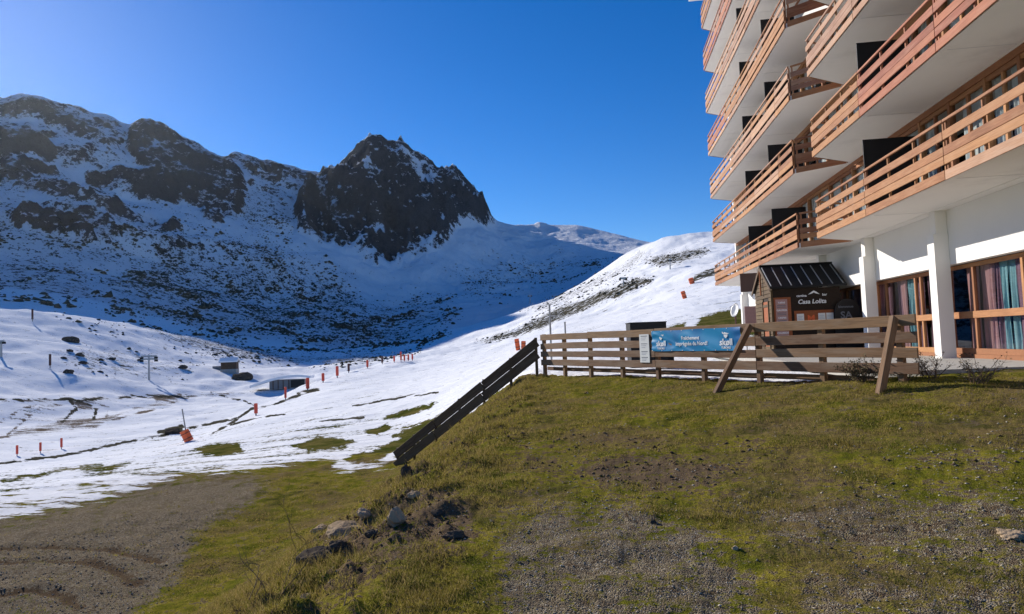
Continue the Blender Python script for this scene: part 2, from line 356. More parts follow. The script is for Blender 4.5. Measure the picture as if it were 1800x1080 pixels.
LAY = [
 Lz((-900, -4.7, 30), (650, -4.9, 30), (700, -4.9, 30), (770, -4.1, 30), (850, -2.5, 30), (950, -1.25, 30), (1000, -1.1, 30), (2600, -1.1, 30)),
 L((-900, 880, 36), (0, 860, 36), (150, 838, 37), (330, 810, 38), (440, 785, 42), (540, 752, 46), (700, 716, 50), (850, 652, 52), (950, 616, 55), (1000, 599, 58), (1100, 588, 55), (1200, 580, 50), (1300, 574, 50), (1800, 555, 50), (2600, 520, 50)),
 L((-900, 850, 62), (0, 815, 62), (150, 800, 64), (330, 770, 70), (440, 722, 92), (540, 682, 130), (600, 656, 165), (700, 638, 210), (760, 630, 240), (850, 614, 260), (950, 578, 250), (1000, 562, 240), (1100, 524, 230), (1200, 482, 220), (1300, 462, 200), (1800, 380, 200), (2600, 300, 200)),
 L((-900, 858, 84), (0, 826, 84), (150, 811, 86), (330, 782, 92), (440, 732, 122), (540, 690, 165), (600, 661, 205), (700, 637, 260), (760, 625, 300), (850, 602, 320), (950, 562, 310), (1000, 546, 300), (1100, 500, 290), (1200, 455, 290), (1300, 443, 280), (1800, 350, 280), (2600, 270, 280)),
 L((-900, 760, 150), (0, 745, 150), (150, 738, 155), (300, 706, 175), (450, 690, 200), (600, 645, 280), (700, 629, 340), (800, 604, 380), (850, 588, 400), (950, 550, 410), (1000, 531, 420), (1100, 478, 400), (1200, 428, 420), (1300, 418, 400), (1800, 330, 400), (2600, 250, 400)),
 L((-900, 500, 330), (0, 540, 330), (40, 545, 330), (110, 553, 335), (150, 557, 345), (250, 578, 380), (350, 598, 405), (450, 612, 420), (560, 625, 450), (640, 626, 480), (730, 617, 520), (800, 584, 600), (850, 568, 640), (900, 550, 660), (950, 536, 660), (1000, 513, 640), (1050, 480, 620), (1100, 446, 600), (1134, 428, 580), (1180, 413, 560), (1250, 408, 560), (1300, 402, 560), (1800, 300, 560), (2600, 220, 560)),
 L((-900, 520, 470), (0, 556, 470), (150, 570, 480), (250, 588, 520), (350, 604, 550), (450, 614, 570), (560, 618, 600), (640, 612, 640), (730, 598, 680), (800, 545, 800), (850, 537, 830), (900, 530, 830), (950, 536, 830), (1000, 520, 800), (1050, 492, 780), (1100, 458, 760), (1134, 440, 740), (1250, 418, 730), (1800, 310, 700), (2600, 230, 700)),
 L((-900, 430, 800), (0, 470, 790), (150, 480, 800), (300, 500, 820), (450, 530, 840), (600, 545, 870), (700, 545, 900), (800, 510, 990), (900, 500, 1040), (1000, 492, 1040), (1100, 462, 1000), (1200, 440, 1000), (2600, 240, 900)),
 L((-900, 250, 1050), (0, 330, 1050), (150, 340, 1070), (250, 350, 1090), (350, 372, 1100), (450, 380, 1120), (520, 382, 1150), (560, 422, 1110), (620, 446, 1090), (690, 472, 1075), (740, 440, 1110), (790, 402, 1170), (830, 392, 1220), (870, 410, 1250), (950, 425, 1290), (1050, 434, 1290), (1130, 446, 1230), (1250, 450, 1200), (2600, 240, 1100)),
 L((-900, 40, 1350), (-400, 95, 1350), (-150, 140, 1350), (0, 174, 1350), (40, 168, 1345), (65, 171, 1345), (90, 178, 1350), (150, 195, 1355), (190, 203, 1360), (228, 219, 1360), (245, 214, 1330), (270, 211, 1320), (300, 228, 1325), (330, 246, 1335), (365, 266, 1345), (395, 276, 1360), (410, 270, 1370), (440, 279, 1380), (500, 290, 1390), (545, 302, 1400), (578, 306, 1390), (600, 285, 1345), (622, 260, 1330), (640, 240, 1320), (652, 236, 1320), (668, 240, 1320), (680, 253, 1322), (690, 254, 1324), (705, 251, 1325), (727, 268, 1330), (750, 280, 1338), (770, 299, 1345), (785, 300, 1350), (798, 297, 1350), (815, 315, 1358), (830, 326, 1365), (845, 352, 1375), (860, 380, 1385), (872, 389, 1400), (905, 396, 1440), (940, 393, 1470), (950, 390, 1470), (960, 394, 1475), (1000, 396, 1480), (1015, 396, 1480), (1050, 403, 1460), (1090, 413, 1430), (1130, 424, 1400), (1250, 440, 1350), (2600, 220, 1300)),
]
def _smooth(l, sig):
    a = np.arange(-88, 88.01, .1) * math.pi / 180; r = np.interp(a, l[:, 0], l[:, 1]); z = np.interp(a, l[:, 0], l[:, 2])
    k = np.exp(-.5 * (np.arange(-60, 61) * .1 / sig) ** 2) if sig < 2 else np.exp(-.5 * (np.arange(-90, 91) * .1 / sig) ** 2); k /= k.sum(); h = len(k) // 2
    f = lambda q: np.convolve(np.pad(q, h, 'edge'), k, 'valid'); return np.stack([a, f(r), f(z)], 1)
LAY = [_smooth(l, g) for l, g in zip(LAY, (2., 2.2, 1.8, 1.8, 2.2, 1.5, 2., 2.2, 1., .14))]
def poly_mask(px, py, poly, w):
    poly = np.array(poly, float); out = np.zeros(px.shape)
    bb = (px > poly[:, 0].min() - w) & (px < poly[:, 0].max() + w) & (py > poly[:, 1].min() - w) & (py < poly[:, 1].max() + w)
    if not bb.any(): return out
    x, y = px[bb], py[bb]; ins = np.zeros(x.shape, bool); dm = np.full(x.shape, 1e9); n = len(poly)
    for i in range(n):
        x0, y0 = poly[i]; x1, y1 = poly[(i + 1) % n]
        if y0 != y1: ins ^= ((y0 > y) != (y1 > y)) & (x < (x1 - x0) * (y - y0) / (y1 - y0) + x0)
        dx, dy = x1 - x0, y1 - y0; t = np.clip(((x - x0) * dx + (y - y0) * dy) / max(dx * dx + dy * dy, 1e-9), 0, 1)
        dm = np.minimum(dm, (x - x0 - t * dx) ** 2 + (y - y0 - t * dy) ** 2)
    sd = np.where(ins, 1, -1) * np.sqrt(dm); out[bb] = sm(sd, -w, w); return out
def line_mask(px, py, pts, w):
    out = np.zeros(px.shape); pts = np.array(pts, float)
    bb = (px > pts[:, 0].min() - 3 * w) & (px < pts[:, 0].max() + 3 * w) & (py > pts[:, 1].min() - 3 * w) & (py < pts[:, 1].max() + 3 * w)
    if not bb.any(): return out
    x, y = px[bb], py[bb]; dm = np.full(x.shape, 1e9)
    for i in range(len(pts) - 1):
        (x0, y0), (x1, y1) = pts[i], pts[i + 1]; dx, dy = x1 - x0, y1 - y0; t = np.clip(((x - x0) * dx + (y - y0) * dy) / (dx * dx + dy * dy), 0, 1)
        dm = np.minimum(dm, (x - x0 - t * dx) ** 2 + (y - y0 - t * dy) ** 2)
    out[bb] = sm(np.sqrt(dm), 1.6 * w, .4 * w); return out
CRAG = [(518, 368), (545, 342), (572, 320), (590, 300), (620, 250), (640, 225), (675, 228), (710, 244), (755, 272), (800, 288), (835, 320), (866, 386), (835, 380), (803, 370), (796, 400), (768, 432), (735, 442), (690, 472), (655, 464), (600, 442), (560, 426), (530, 406)]
ROCKS = [(CRAG, .88, 9),
 ([(222, 228), (245, 208), (272, 205), (320, 236), (380, 270), (425, 312), (440, 350), (405, 385), (372, 390), (335, 366), (250, 347), (150, 322), (150, 306), (250, 306), (222, 275)], .98, 10),
 ([(-80, 165), (50, 162), (150, 190), (228, 216), (226, 262), (190, 275), (150, 265), (100, 228), (60, 208), (-80, 200)], .86, 12),
 ([(-80, 225), (60, 248), (115, 276), (60, 288), (-80, 290)], .98, 10),
 ([(-80, 300), (70, 290), (130, 330), (180, 350), (240, 380), (325, 405), (300, 412), (200, 397), (120, 372), (60, 342), (-80, 335)], .90, 10),
 ([(18, 385), (60, 374), (140, 400), (192, 450), (150, 442), (100, 427), (50, 422)], 1.1, 7),
 ([(-80, 205), (60, 215), (130, 245), (220, 280), (260, 300), (150, 300), (60, 260), (-80, 240)], .62, 14), ([(-80, 335), (60, 345), (200, 400), (330, 412), (420, 440), (300, 450), (190, 430), (60, 380), (-80, 385)], .62, 14), ([(420, 300), (560, 320), (530, 350), (440, 350)], .60, 12),
 ([(398, 270), (440, 272), (545, 300), (580, 306), (560, 335), (480, 326), (430, 310)], .92, 9),
 ([(945, 380), (958, 380), (960, 392), (940, 394)], .9, 3)]
SNOWIN = [([(700, 258), (725, 275), (760, 330), (775, 345), (745, 335), (715, 300)], .75, 7), ([(635, 318), (660, 312), (672, 330), (650, 338)], .7, 6), ([(652, 425), (668, 415), (680, 430), (665, 442)], .7, 6), ([(790, 330), (812, 335), (818, 350), (795, 352)], .5, 6), ([(555, 345), (590, 350), (600, 380), (575, 372)], .45, 8), ([(262, 245), (285, 250), (290, 265), (270, 262)], .6, 5)]
SCRUBS = [([(165, 500), (300, 430), (450, 428), (560, 478), (650, 520), (785, 540), (765, 590), (700, 612), (600, 618), (450, 595), (300, 560), (200, 530)], .40, 35),
 ([(-80, 440), (150, 450), (170, 540), (-80, 545)], .38, 25), ([(260, 430), (450, 420), (560, 470), (640, 515), (560, 540), (400, 500)], .40, 20), ([(430, 330), (520, 340), (500, 400), (420, 410)], .34, 15), ([(780, 480), (980, 440), (1080, 455), (960, 510), (820, 520)], .28, 20), ([(-80, 345), (200, 400), (420, 440), (200, 470), (-80, 440)], .34, 20)]
def far_h(az, r, XY=None):
    """profile terrain; az, r arrays of one shape"""
    R_ = []; Z_ = []
    for l in LAY: R_.append(np.interp(az, l[:, 0], l[:, 1])); Z_.append(np.interp(az, l[:, 0], l[:, 2]))
    R_.append(R_[-1] * 1.35); Z_.append(Z_[-1] * .55); R_.append(R_[-2] * 2.2); Z_.append(Z_[-2] * .2)
    z = np.where(r < R_[0], Z_[0], 0.0)
    for i in range(len(R_) - 1):
        t = (r - R_[i]) / (R_[i + 1] - R_[i]); m = (t >= 0) & (t < 1)
        tt = np.clip(t, 0, 1); tt = tt if i in (8,) else tt + (.5 - .5 * np.cos(math.pi * tt) - tt) * .35
        z = np.where(m, Z_[i] + (Z_[i + 1] - Z_[i]) * tt, z)
    z = np.where(r >= R_[-1], Z_[-1], z); return z, R_
def H(az, r):
    """eye-relative ground height and colour masks"""
    X, Y = r * np.sin(az), r * np.cos(az)
    zf, R_ = far_h(az, r); px, py = proj(np.stack([X, Y, zf], -1).reshape(-1, 3)); px = px.reshape(r.shape); py = py.reshape(r.shape)
    far = r > 560
    rock = np.zeros(r.shape); scr = np.zeros(r.shape)
    wx = px + 5 * fbm(px / 28, py / 28, 3, 71); wy = py + 5 * fbm(px / 28, py / 28, 3, 72)
    for p, a, w in ROCKS: rock = np.maximum(rock, a * poly_mask(wx, wy, p, w) * (r > 900))
    for p, a, w in SNOWIN: rock = rock - a * poly_mask(wx, wy, p, w) * (r > 900)
    rock = np.clip(rock, -.4, 1.3)
    for p, a, w in SCRUBS: scr = np.maximum(scr, a * poly_mask(wx, wy, p, w) * (r > 470))
    crag = poly_mask(px, py, CRAG, 10) * (r > 950)
    edge = 1 - .75 * np.exp(-((r - R_[9]) / 45.) ** 2)
    famp = sm(r, 500, 1000)
    dz = famp * edge * (15 * (1 - .6 * sm(az, .02, .12)) * fbm(X / 120, Y / 120, 6, 51, .55) + (np.clip(rock, 0, 1) * (1 - crag)) * 30 * ridged(X / 90 + .4 * Y / 90, Y / 150, 5, 61))
    dz = dz + edge * crag * (60 * ridged(az * 1250 / 95, r / 240, 5, 81) - 22 + 30 * ridged(X / 60 + Y / 140, Y / 60, 5, 91))
    # silhouette teeth
    dz = dz + np.exp(-((r - R_[9]) / 40.) ** 2) * np.clip(rock + .15, 0, 1) * 5.5 * fbm(az * 1250 / 22, az * 0, 3, 95)
    mid = sm(r, 60, 200) * (1 - famp)
    dz = dz + mid * (3.8 * fbm(X / 70, Y / 70, 4, 101) + .7 * fbm(X / 9, Y / 9, 3, 105))
    dz = dz + sm(r, 26, 50) * (1 - sm(r, 200, 500)) * (.22 * fbm(X / 9, Y / 9, 4, 111) + .05 * fbm(X / 1.3, Y / 1.3, 3, 115))
    zf = zf + dz
    zn, bank, s = near(X, Y); w = sm(r, 27, 36); z = zn * (1 - w) + zf * w
    return X, Y, z, bank * (1 - w), rock, scr, s
SNOW_EDGE = [(-500, 1080), (-500, 960), (0, 922), (60, 908), (140, 892), (215, 872), (280, 852), (322, 838), (430, 832), (500, 820), (565, 806), (590, 812), (580, 828), (620, 834), (690, 822), (715, 795), (760, 752), (830, 690), (900, 640), (955, 600), (1000, 640), (2400, 640), (2400, 300), (-500, 300)]
GRASS_IN = [([(345, 788), (380, 782), (415, 782), (425, 792), (395, 800), (355, 798)], .75, 5), ([(520, 782), (560, 772), (600, 770), (622, 776), (590, 786), (540, 790)], .85, 5), ([(610, 806), (650, 796), (690, 780), (715, 770), (740, 752), (755, 742), (700, 790), (660, 806), (630, 812)], .9, 5), ([(645, 758), (680, 746), (690, 752), (660, 764)], .75, 4), ([(675, 738), (715, 722), (770, 705), (760, 716), (710, 734)], .75, 4), ([(690, 768), (730, 750), (780, 728), (770, 742), (720, 768)], .7, 5), ([(0, 845), (70, 832), (130, 822), (180, 816), (100, 832), (0, 852)], .6, 4), ([(140, 826), (200, 815), (240, 810), (200, 824), (150, 832)], .6, 4)]
GRAVEL = [([(-500, 1300), (-500, 900), (0, 918), (140, 888), (290, 845), (440, 838), (470, 855), (440, 885), (350, 935), (325, 985), (300, 1030), (235, 1085), (150, 1300)], 1.0, 28),
 ([(840, 1300), (860, 1060), (880, 920), (950, 880), (1100, 880), (1210, 900), (1270, 960), (1330, 1010), (1370, 1090), (1400, 1300)], .70, 60), ([(1250, 880), (1500, 860), (1800, 840), (1850, 1000), (1700, 1060), (1500, 980), (1350, 960)], .54, 50), ([(1400, 1000), (1800, 1000), (1800, 1200), (1400, 1200)], .52, 50), ([(1550, 790), (1800, 760), (1800, 840), (1600, 840)], .3, 30)]
DIRT = [([(1010, 810), (1100, 792), (1240, 796), (1290, 830), (1250, 862), (1150, 878), (1050, 860)], .74, 35), ([(900, 760), (1100, 740), (1350, 760), (1400, 820), (1300, 880), (1000, 880), (880, 840)], .36, 40), ([(1350, 790), (1800, 740), (1800, 1080), (1400, 1080)], .22, 60), ([(1000, 680), (1080, 680), (1080, 710), (1010, 705)], .3, 20), ([(520, 1000), (560, 930), (640, 890), (700, 850), (780, 860), (830, 900), (800, 960), (700, 1000)], .82, 35), ([(640, 850), (700, 820), (760, 840), (700, 880)], .5, 15), ([(770, 890), (830, 880), (840, 960), (780, 960)], .7, 15)]
MUD = [([(0, 738), (100, 736), (170, 734), (260, 712), (318, 699), (300, 712), (220, 725), (190, 740), (170, 755), (60, 762), (20, 768), (20, 758), (100, 742)], .66, 6), ([(120, 705), (160, 705), (165, 722), (140, 722)], .85, 5), ([(265, 695), (318, 692), (320, 700), (275, 708)], .85, 4)]
TRK = [([(0, 703), (130, 703), (220, 698), (330, 697)], .45, 2.2), ([(105, 700), (150, 706), (170, 720), (165, 735)], .4, 2.5), ([(120, 703), (135, 718), (110, 742)], .4, 2.5), ([(0, 815), (120, 800), (210, 780), (290, 765), (345, 750), (415, 736)], .75, 2.2), ([(370, 765), (410, 742), (440, 720), (480, 712), (540, 690)], .7, 2.), ([(390, 752), (450, 735), (500, 728)], .55, 1.6), ([(450, 715), (430, 705), (395, 698), (370, 690)], .5, 1.3), ([(280, 762), (318, 752)], .9, 5), ([(525, 692), (560, 684)], .8, 3), ([(620, 714), (700, 700), (770, 690)], .42, 1.6), ([(560, 740), (640, 735)], .4, 1.6)]
ROCKY = [([(835, 600), (900, 582), (960, 550), (1060, 512), (1110, 492), (1150, 488), (1142, 500), (1060, 532), (960, 574), (880, 600)], .72, 6), ([(1130, 457), (1200, 440), (1245, 436), (1240, 450), (1160, 470)], .62, 6), ([(1210, 492), (1260, 465), (1262, 490), (1220, 498)], .75, 5), ([(930, 540), (1060, 485), (1130, 440), (1140, 450), (1060, 500), (950, 548)], .46, 10), ([(1235, 560), (1270, 545), (1310, 548), (1310, 580), (1230, 580)], .0, 5),
 ([(100, 620), (150, 610), (230, 610), (300, 630), (340, 640), (330, 660), (200, 660), (110, 655)], .30, 12), ([(250, 575), (420, 605), (520, 625), (700, 622), (640, 640), (480, 636), (380, 625), (300, 600)], .46, 8), ([(1150, 540), (1240, 520), (1300, 522), (1300, 545), (1200, 556)], .28, 8)]
TURF = [([(1215, 580), (1236, 562), (1262, 549), (1285, 545), (1320, 550), (1330, 590), (1215, 592)], .9, 9), ([(1160, 584), (1182, 572), (1205, 566), (1200, 580), (1180, 590)], .7, 6)]

def grid_mesh(name, az, rr, mat, kind='structure'):
    A, R = np.meshgrid(az, rr); X, Y, z, bank, rock, scr, s = H(A, R); nr, na = A.shape
    P = np.stack([X, Y, z], -1).reshape(-1, 3); px, py = proj(P); r = R.ravel(); X1, Y1 = X.ravel(), Y.ravel()
    wx = px + 7 * fbm(X1 / (r * .03), Y1 / (r * .03), 3, 171); wy = py + 4 * fbm(X1 / (r * .03), Y1 / (r * .03), 3, 172)
    col = np.zeros((len(P), 4), np.float32); col[:, 3] = 1
    if name == 'mountains': col[:, 0] = rock.ravel(); col[:, 1] = scr.ravel()
    else:
        t = (X1 - FR[0]) * fd[0] + (Y1 - FR[1]) * fd[1]; o = (X1 - FR[0]) * fn[0] + (Y1 - FR[1]) * fn[1]
        low = (s.ravel() > 2.6) | (r > 27)
        sn = (.58 * poly_mask(wx, wy, SNOW_EDGE, 12) + .42 * poly_mask(wx, wy + 50, SNOW_EDGE, 75)) * low * (r > 15); sn = np.maximum(sn, ((o < -.6) & (Y1 > 13)).astype(float))
        for p, a, w in GRASS_IN: sn = sn - 1.45 * a * poly_mask(wx + 8 * fbm(px / 14, py / 5, 3, 88), wy + 3 * fbm(px / 14, py / 5, 3, 89), p, w * 1.5) * (r < 90)
        for p, a, w in TURF: sn = sn - 1.7 * a * poly_mask(wx, wy, p, w) * (r > 34) * (r < 130)
        sn = np.clip(sn, -.6, 1) * .92 - .35 * (sn <= .02)
        if name == 'ground':
            g = np.zeros(len(P)); d = np.zeros(len(P))
            for p, a, w in GRAVEL: g = np.maximum(g, a * poly_mask(wx, wy, p, w))
            for p, a, w in DIRT: d = np.maximum(d, a * poly_mask(wx, wy, p, w))
            d = np.maximum(d, .40 * bank.ravel()); d = np.maximum(d, 1.0 * rut_mask(X1, Y1)[1] * (s.ravel() > 3)); g = np.maximum(g, .16); low2 = s.ravel() > 1.5
            col[:, 0], col[:, 1], col[:, 2] = sn, g, d
        else:
            m = np.zeros(len(P)); k = np.zeros(len(P))
            for p, a, w in MUD: m = np.maximum(m, .95 * a * poly_mask(wx, wy, p, w) * (r > 80))
            for p in ([(0, 770), (60, 759), (120, 749), (200, 738), (262, 722), (332, 699)], [(0, 742), (40, 718), (100, 704)], [(12, 765), (62, 724), (132, 706)], [(150, 703), (192, 716), (186, 736), (120, 752)], [(332, 697), (420, 690), (490, 682)], [(0, 706), (150, 702), (330, 696)], [(35, 735), (75, 715), (160, 704)]): m = np.maximum(m, .72 * np.clip(.8 + .9 * fbm(px / 30, py / 9, 3, 79), .2, 1.2) * line_mask(px, py + 1.5 * fbm(px / 25, py * 0, 3, 76), p, 2.4) * (r > 80) * (r < 320))
            for p, a, w in TRK: k = np.maximum(k, (a + .65) * np.clip(.75 + 1.1 * fbm(px / 26, py / 9, 3, 78), .15, 1.2) * line_mask(px, py + 2.2 * fbm(px / 22, py * 0, 4, 77), p, w * .95) * (r > 40) * (r < 320))
            for p, a, w in ROCKY: k = np.maximum(k, a * poly_mask(wx, wy, p, w) * (r > 150))
            col[:, 0], col[:, 1], col[:, 2] = sn, m, k
            z2 = P[:, 2]; z2 -= k * .0
    P[:, 2] += EYE
    idx = np.arange(nr * na).reshape(nr, na)
    q = np.stack([idx[:-1, :-1], idx[:-1, 1:], idx[1:, 1:], idx[1:, :-1]], -1).reshape(-1, 4)[:, ::-1]
    me = bpy.data.meshes.new(name); me.vertices.add(len(P)); me.vertices.foreach_set('co', P.astype(np.float32).ravel())
    me.loops.add(q.size); me.loops.foreach_set('vertex_index', q.astype(np.int32).ravel())
    me.polygons.add(len(q)); me.polygons.foreach_set('loop_start', np.arange(0, q.size, 4, dtype=np.int32)); me.polygons.foreach_set('loop_total', np.full(len(q), 4, np.int32))
    me.polygons.foreach_set('use_smooth', np.ones(len(q), bool)); me.update(calc_edges=True); me.validate()
    at = me.attributes.new('mask', 'FLOAT_COLOR', 'POINT'); at.data.foreach_set('color', col.ravel())
    me.materials.append(MATS[mat]); o_ = link(bpy.data.objects.new(name, me)); o_['kind'] = kind
    return o_, P, col
def geo(a, b, k): n = max(2, int(round(math.log(b / a) / k))); return np.exp(np.linspace(math.log(a), math.log(b), n + 1))
D_ = math.pi / 180
az_n = np.concatenate([np.arange(-75, -44, 1.), np.arange(-44, 44, .11), np.arange(44, 76, 1.)]) * D_
az_f = np.concatenate([np.arange(-80, -44, .6), np.arange(-44, 23, .1), np.arange(23, 81, .8)]) * D_
g_ob, gP, gC = grid_mesh('ground', az_n, geo(1.0, 30, .0115), 'ground_mix')
s_ob, _, _ = grid_mesh('snowfield', az_f, geo(30, 620, .0105), 'snow_slope')
m_ob, _, _ = grid_mesh('mountains', az_f, np.concatenate([geo(620, 1500, .0034), geo(1500, 2700, .03)[1:]]), 'mountain_rock_snow')
def gz(x, y):
    r = np.array([math.hypot(x, y)]); a = np.array([math.atan2(x, y)]); return float(H(a, r)[2][0]) + EYE
def hit(x, y, r0=2., r1=1600.):
    """first terrain point under a pixel of the reference view -> world x, y, z"""
    v = ray(x, y); hh = math.hypot(v[0], v[1]); a = math.atan2(v[0], v[1]); rs = geo(r0, r1, .002)
    z = H(np.full(rs.shape, a), rs)[2]; b = np.nonzero(v[2] / hh * rs <= z)[0]; r = rs[b[0]] if len(b) else r1
    return Vector((r * math.sin(a), r * math.cos(a), float(H(np.array([a]), np.array([r]))[2][0]) + EYE)), r

# ------------------------------------------------------------------ apartment building
HD = math.radians(7.477); Ud = Vector((math.sin(HD), math.cos(HD), 0)); Vd = Vector((math.cos(HD), -math.sin(HD), 0)); UP = Vector((0, 0, 1))
O0 = Vector((9.907, 20.881, 0)); Z1 = 2.96 + EYE; FH = 2.65; TZ = -.80 + EYE
def Q(u, v, z): return O0 + Ud * u + Vd * v + UP * z
AX = (Ud, Vd, UP)
bld = thing('apartment_building', Q(5, 4, TZ), 'white apartment block with rows of wooden balconies above the terrace', 'building')
def bbox(name, u0, u1, v0, v1, z0, z1, mat, parent=bld):
    m = MB(); m.box(Q((u0 + u1) / 2, (v0 + v1) / 2, (z0 + z1) / 2), (u1 - u0, v1 - v0, z1 - z0), AX)
    return m.build(name, mat, parent, mw=Matrix.Translation(Q((u0 + u1) / 2, (v0 + v1) / 2, (z0 + z1) / 2)))
VW = 1.50; VG = 1.80; VB = 9.0; UE = 19.7; US = -14.0; NL = 7; SPL = 1.04
BT = [(0, .20), (.31, .485), (.495, .675), (.82, 1.0), (1.18, 1.24)]
# ground floor
LB = 1.56 + EYE                                    # underside of the white lintel band
bbox('lintel_band', US, UE - .1, VG, VG + .30, LB, Z1 - .004, 'white_paint')
COLU = [-8.40, -3.98, .50, 4.95, 9.4, 13.9, 18.75]
for u in COLU:
    m = MB(); c = .17
    m.box(Q(u, 1.62, (TZ + Z1) / 2 - .3), (.34, .35, Z1 - TZ - .6), AX); m.box(Q(u, 1.66, Z1 - .32), (.28, .27, .63), AX)
    m.build('column', 'white_paint', bld, mw=Matrix.Translation(Q(u, 1.62, TZ)))
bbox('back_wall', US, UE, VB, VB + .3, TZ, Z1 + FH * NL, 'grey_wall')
bbox('end_wall', UE, UE + .25, VW, VB, Z1, Z1 + FH * NL, 'white_paint')
bbox('end_wall', US - .25, US, VW, VB, TZ - .6, Z1 + FH * NL, 'white_paint')
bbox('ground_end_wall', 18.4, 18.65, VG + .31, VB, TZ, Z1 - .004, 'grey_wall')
def curtain(name, u0, u1, v, z0, z1, mat, parent, folds=5, amp=.05, pinch=0., seed=0):
    rr = random.Random(seed); m = MB(); nu = max(12, folds * 6); nz = 6; vs = []
    for j in range(nz + 1):
        for i in range(nu + 1):
            a = i / nu; b = j / nz; w = 1 - pinch * math.sin(b * math.pi) * (.6 if b < .5 else 1)
            u = (u0 + u1) / 2 + (a - .5) * (u1 - u0) * w
            d = amp * math.sin(a * folds * 2 * math.pi + .8 * math.sin(a * 7 + seed)) * (.6 + .4 * math.sin(a * 13 + seed)) + .015 * math.sin(b * 5 + a * 9)
            vs.append(Q(u, v + d, z0 + (z1 - z0) * b))
    m.add(vs, [(j * (nu + 1) + i, j * (nu + 1) + i + 1, (j + 1) * (nu + 1) + i + 1, (j + 1) * (nu + 1) + i) for j in range(nz) for i in range(nu)])
    return m.build(name, mat, parent, smooth=True, mw=Matrix.Translation(Q((u0 + u1) / 2, v, z0)))
def ubar(name, u0, u1, v, z, th, wd, mat, parent): return board(name, Q(u0, v, z), Q(u1, v, z), th, wd, mat, parent)
def vbar(name, u, v, z0, z1, th, wd, mat, parent): return board(name, Q(u, v, z0), Q(u, v, z1), wd, th, mat, parent, up=Vd)
# ground-floor glazing: one window for each bay
SILL = TZ + .10; MID = .27 + EYE; VF = 2.06
def ground_window(ua, ub, muls, curts, door=None, sd=0):
    w = bbox('ground_window', ub, ua, VF - .05, VF + .05, SILL, SILL + .14, 'frame_wood')
    w['label'] = 'wood framed ground floor glazing with long curtains'
    z0, z1 = SILL + .14, LB - .02
    for u in (ua - .04, ub + .04): vbar('frame_post', u, VF, z0, z1, .09, .08, 'frame_wood', w)
    ubar('frame_top', ub + .09, ua - .09, VF, z1 - .05, .08, .10, 'frame_wood', w)
    ubar('transom', ub + .09, ua - .09, VF - .01, MID, .10, .17, 'frame_wood', w)
    us = [ua - .085] + muls + [ub + .085]
    for u in muls: vbar('mullion', u, VF, z0, MID - .09, .075, .085, 'frame_wood', w); vbar('mullion', u, VF, MID + .09, z1 - .1, .075, .085, 'frame_wood', w)
    for i in range(len(us) - 1):
        for a, b in ((z0, MID - .085), (MID + .085, z1 - .1)):
            m = MB(); m.box(Q((us[i] + us[i + 1]) / 2, VF + .01, (a + b) / 2), (abs(us[i] - us[i + 1]) - .07, .008, b - a), AX); m.build('pane', 'window_glass', w, mw=Matrix.Translation(Q(us[i], VF, a)))
    for i, (a, b, mt, pin) in enumerate(curts): curtain('curtain', a, b, VF + .16 + .03 * (i % 2), SILL + .06, LB + .02, mt, w, max(2, int(abs(a - b) / .19)), .05, pin, sd + i)
ground_window(-3.52, -8.22, [-4.66, -6.55, -7.6], [(-4.02, -4.5, 'curtain_pink', 0), (-4.56, -4.88, 'curtain_pink', .15), (-4.84, -5.24, 'curtain_pink', .05), (-5.2, -5.46, 'curtain_plum', 0), (-5.46, -5.72, 'curtain_teal', .12), (-5.70, -6.02, 'curtain_teal', .25), (-6.0, -6.5, 'curtain_plum', 0), (-6.6, -8.1, 'curtain_pink', 0)], sd=1)
ground_window(.95, -3.46, [.26, -1.70, -2.02, -3.1], [(.85, .3, 'curtain_plum', 0), (-.02, -.45, 'curtain_plum', 0), (-.42, -.8, 'curtain_pink', 0), (-.8, -1.04, 'curtain_teal', .2), (-1.04, -1.28, 'curtain_teal', .1), (-1.28, -1.75, 'curtain_plum', 0), (-2.0, -2.5, 'curtain_plum', 0), (-2.5, -3.3, 'curtain_pink', 0)], sd=20)
ground_window(5.3, 1.02, [3.6, 2.2], [(4.6, 3.7, 'curtain_pink', 0), (3.6, 2.4, 'curtain_plum', 0), (2.2, .8, 'curtain_pink', 0)], sd=40)
for k in (3, 4, 5): ground_window(COLU[k + 1] + .3 - (.65 if k == 5 else 0), COLU[k] + .4, [COLU[k] + 2.9, COLU[k] + 1.5], [(COLU[k] + 4., COLU[k] + .3, 'curtain_pink', 0)], sd=60 + k)
ground_window(-8.58, -13.9, [-10, -12], [(-8.7, -13.5, 'curtain_pink', 0)], sd=90)
bbox('sill_wall', US, 18.6, VF - .08, VF + .3, TZ - .3, SILL - .003, 'frame_wood')
bbox('room_back', US, 18.4, 4.6, 4.7, TZ, Z1 - .004, 'room_dark'); bbox('room_floor', US, 18.4, VF + .31, 4.59, TZ - .2, TZ + .01, 'room_dark')
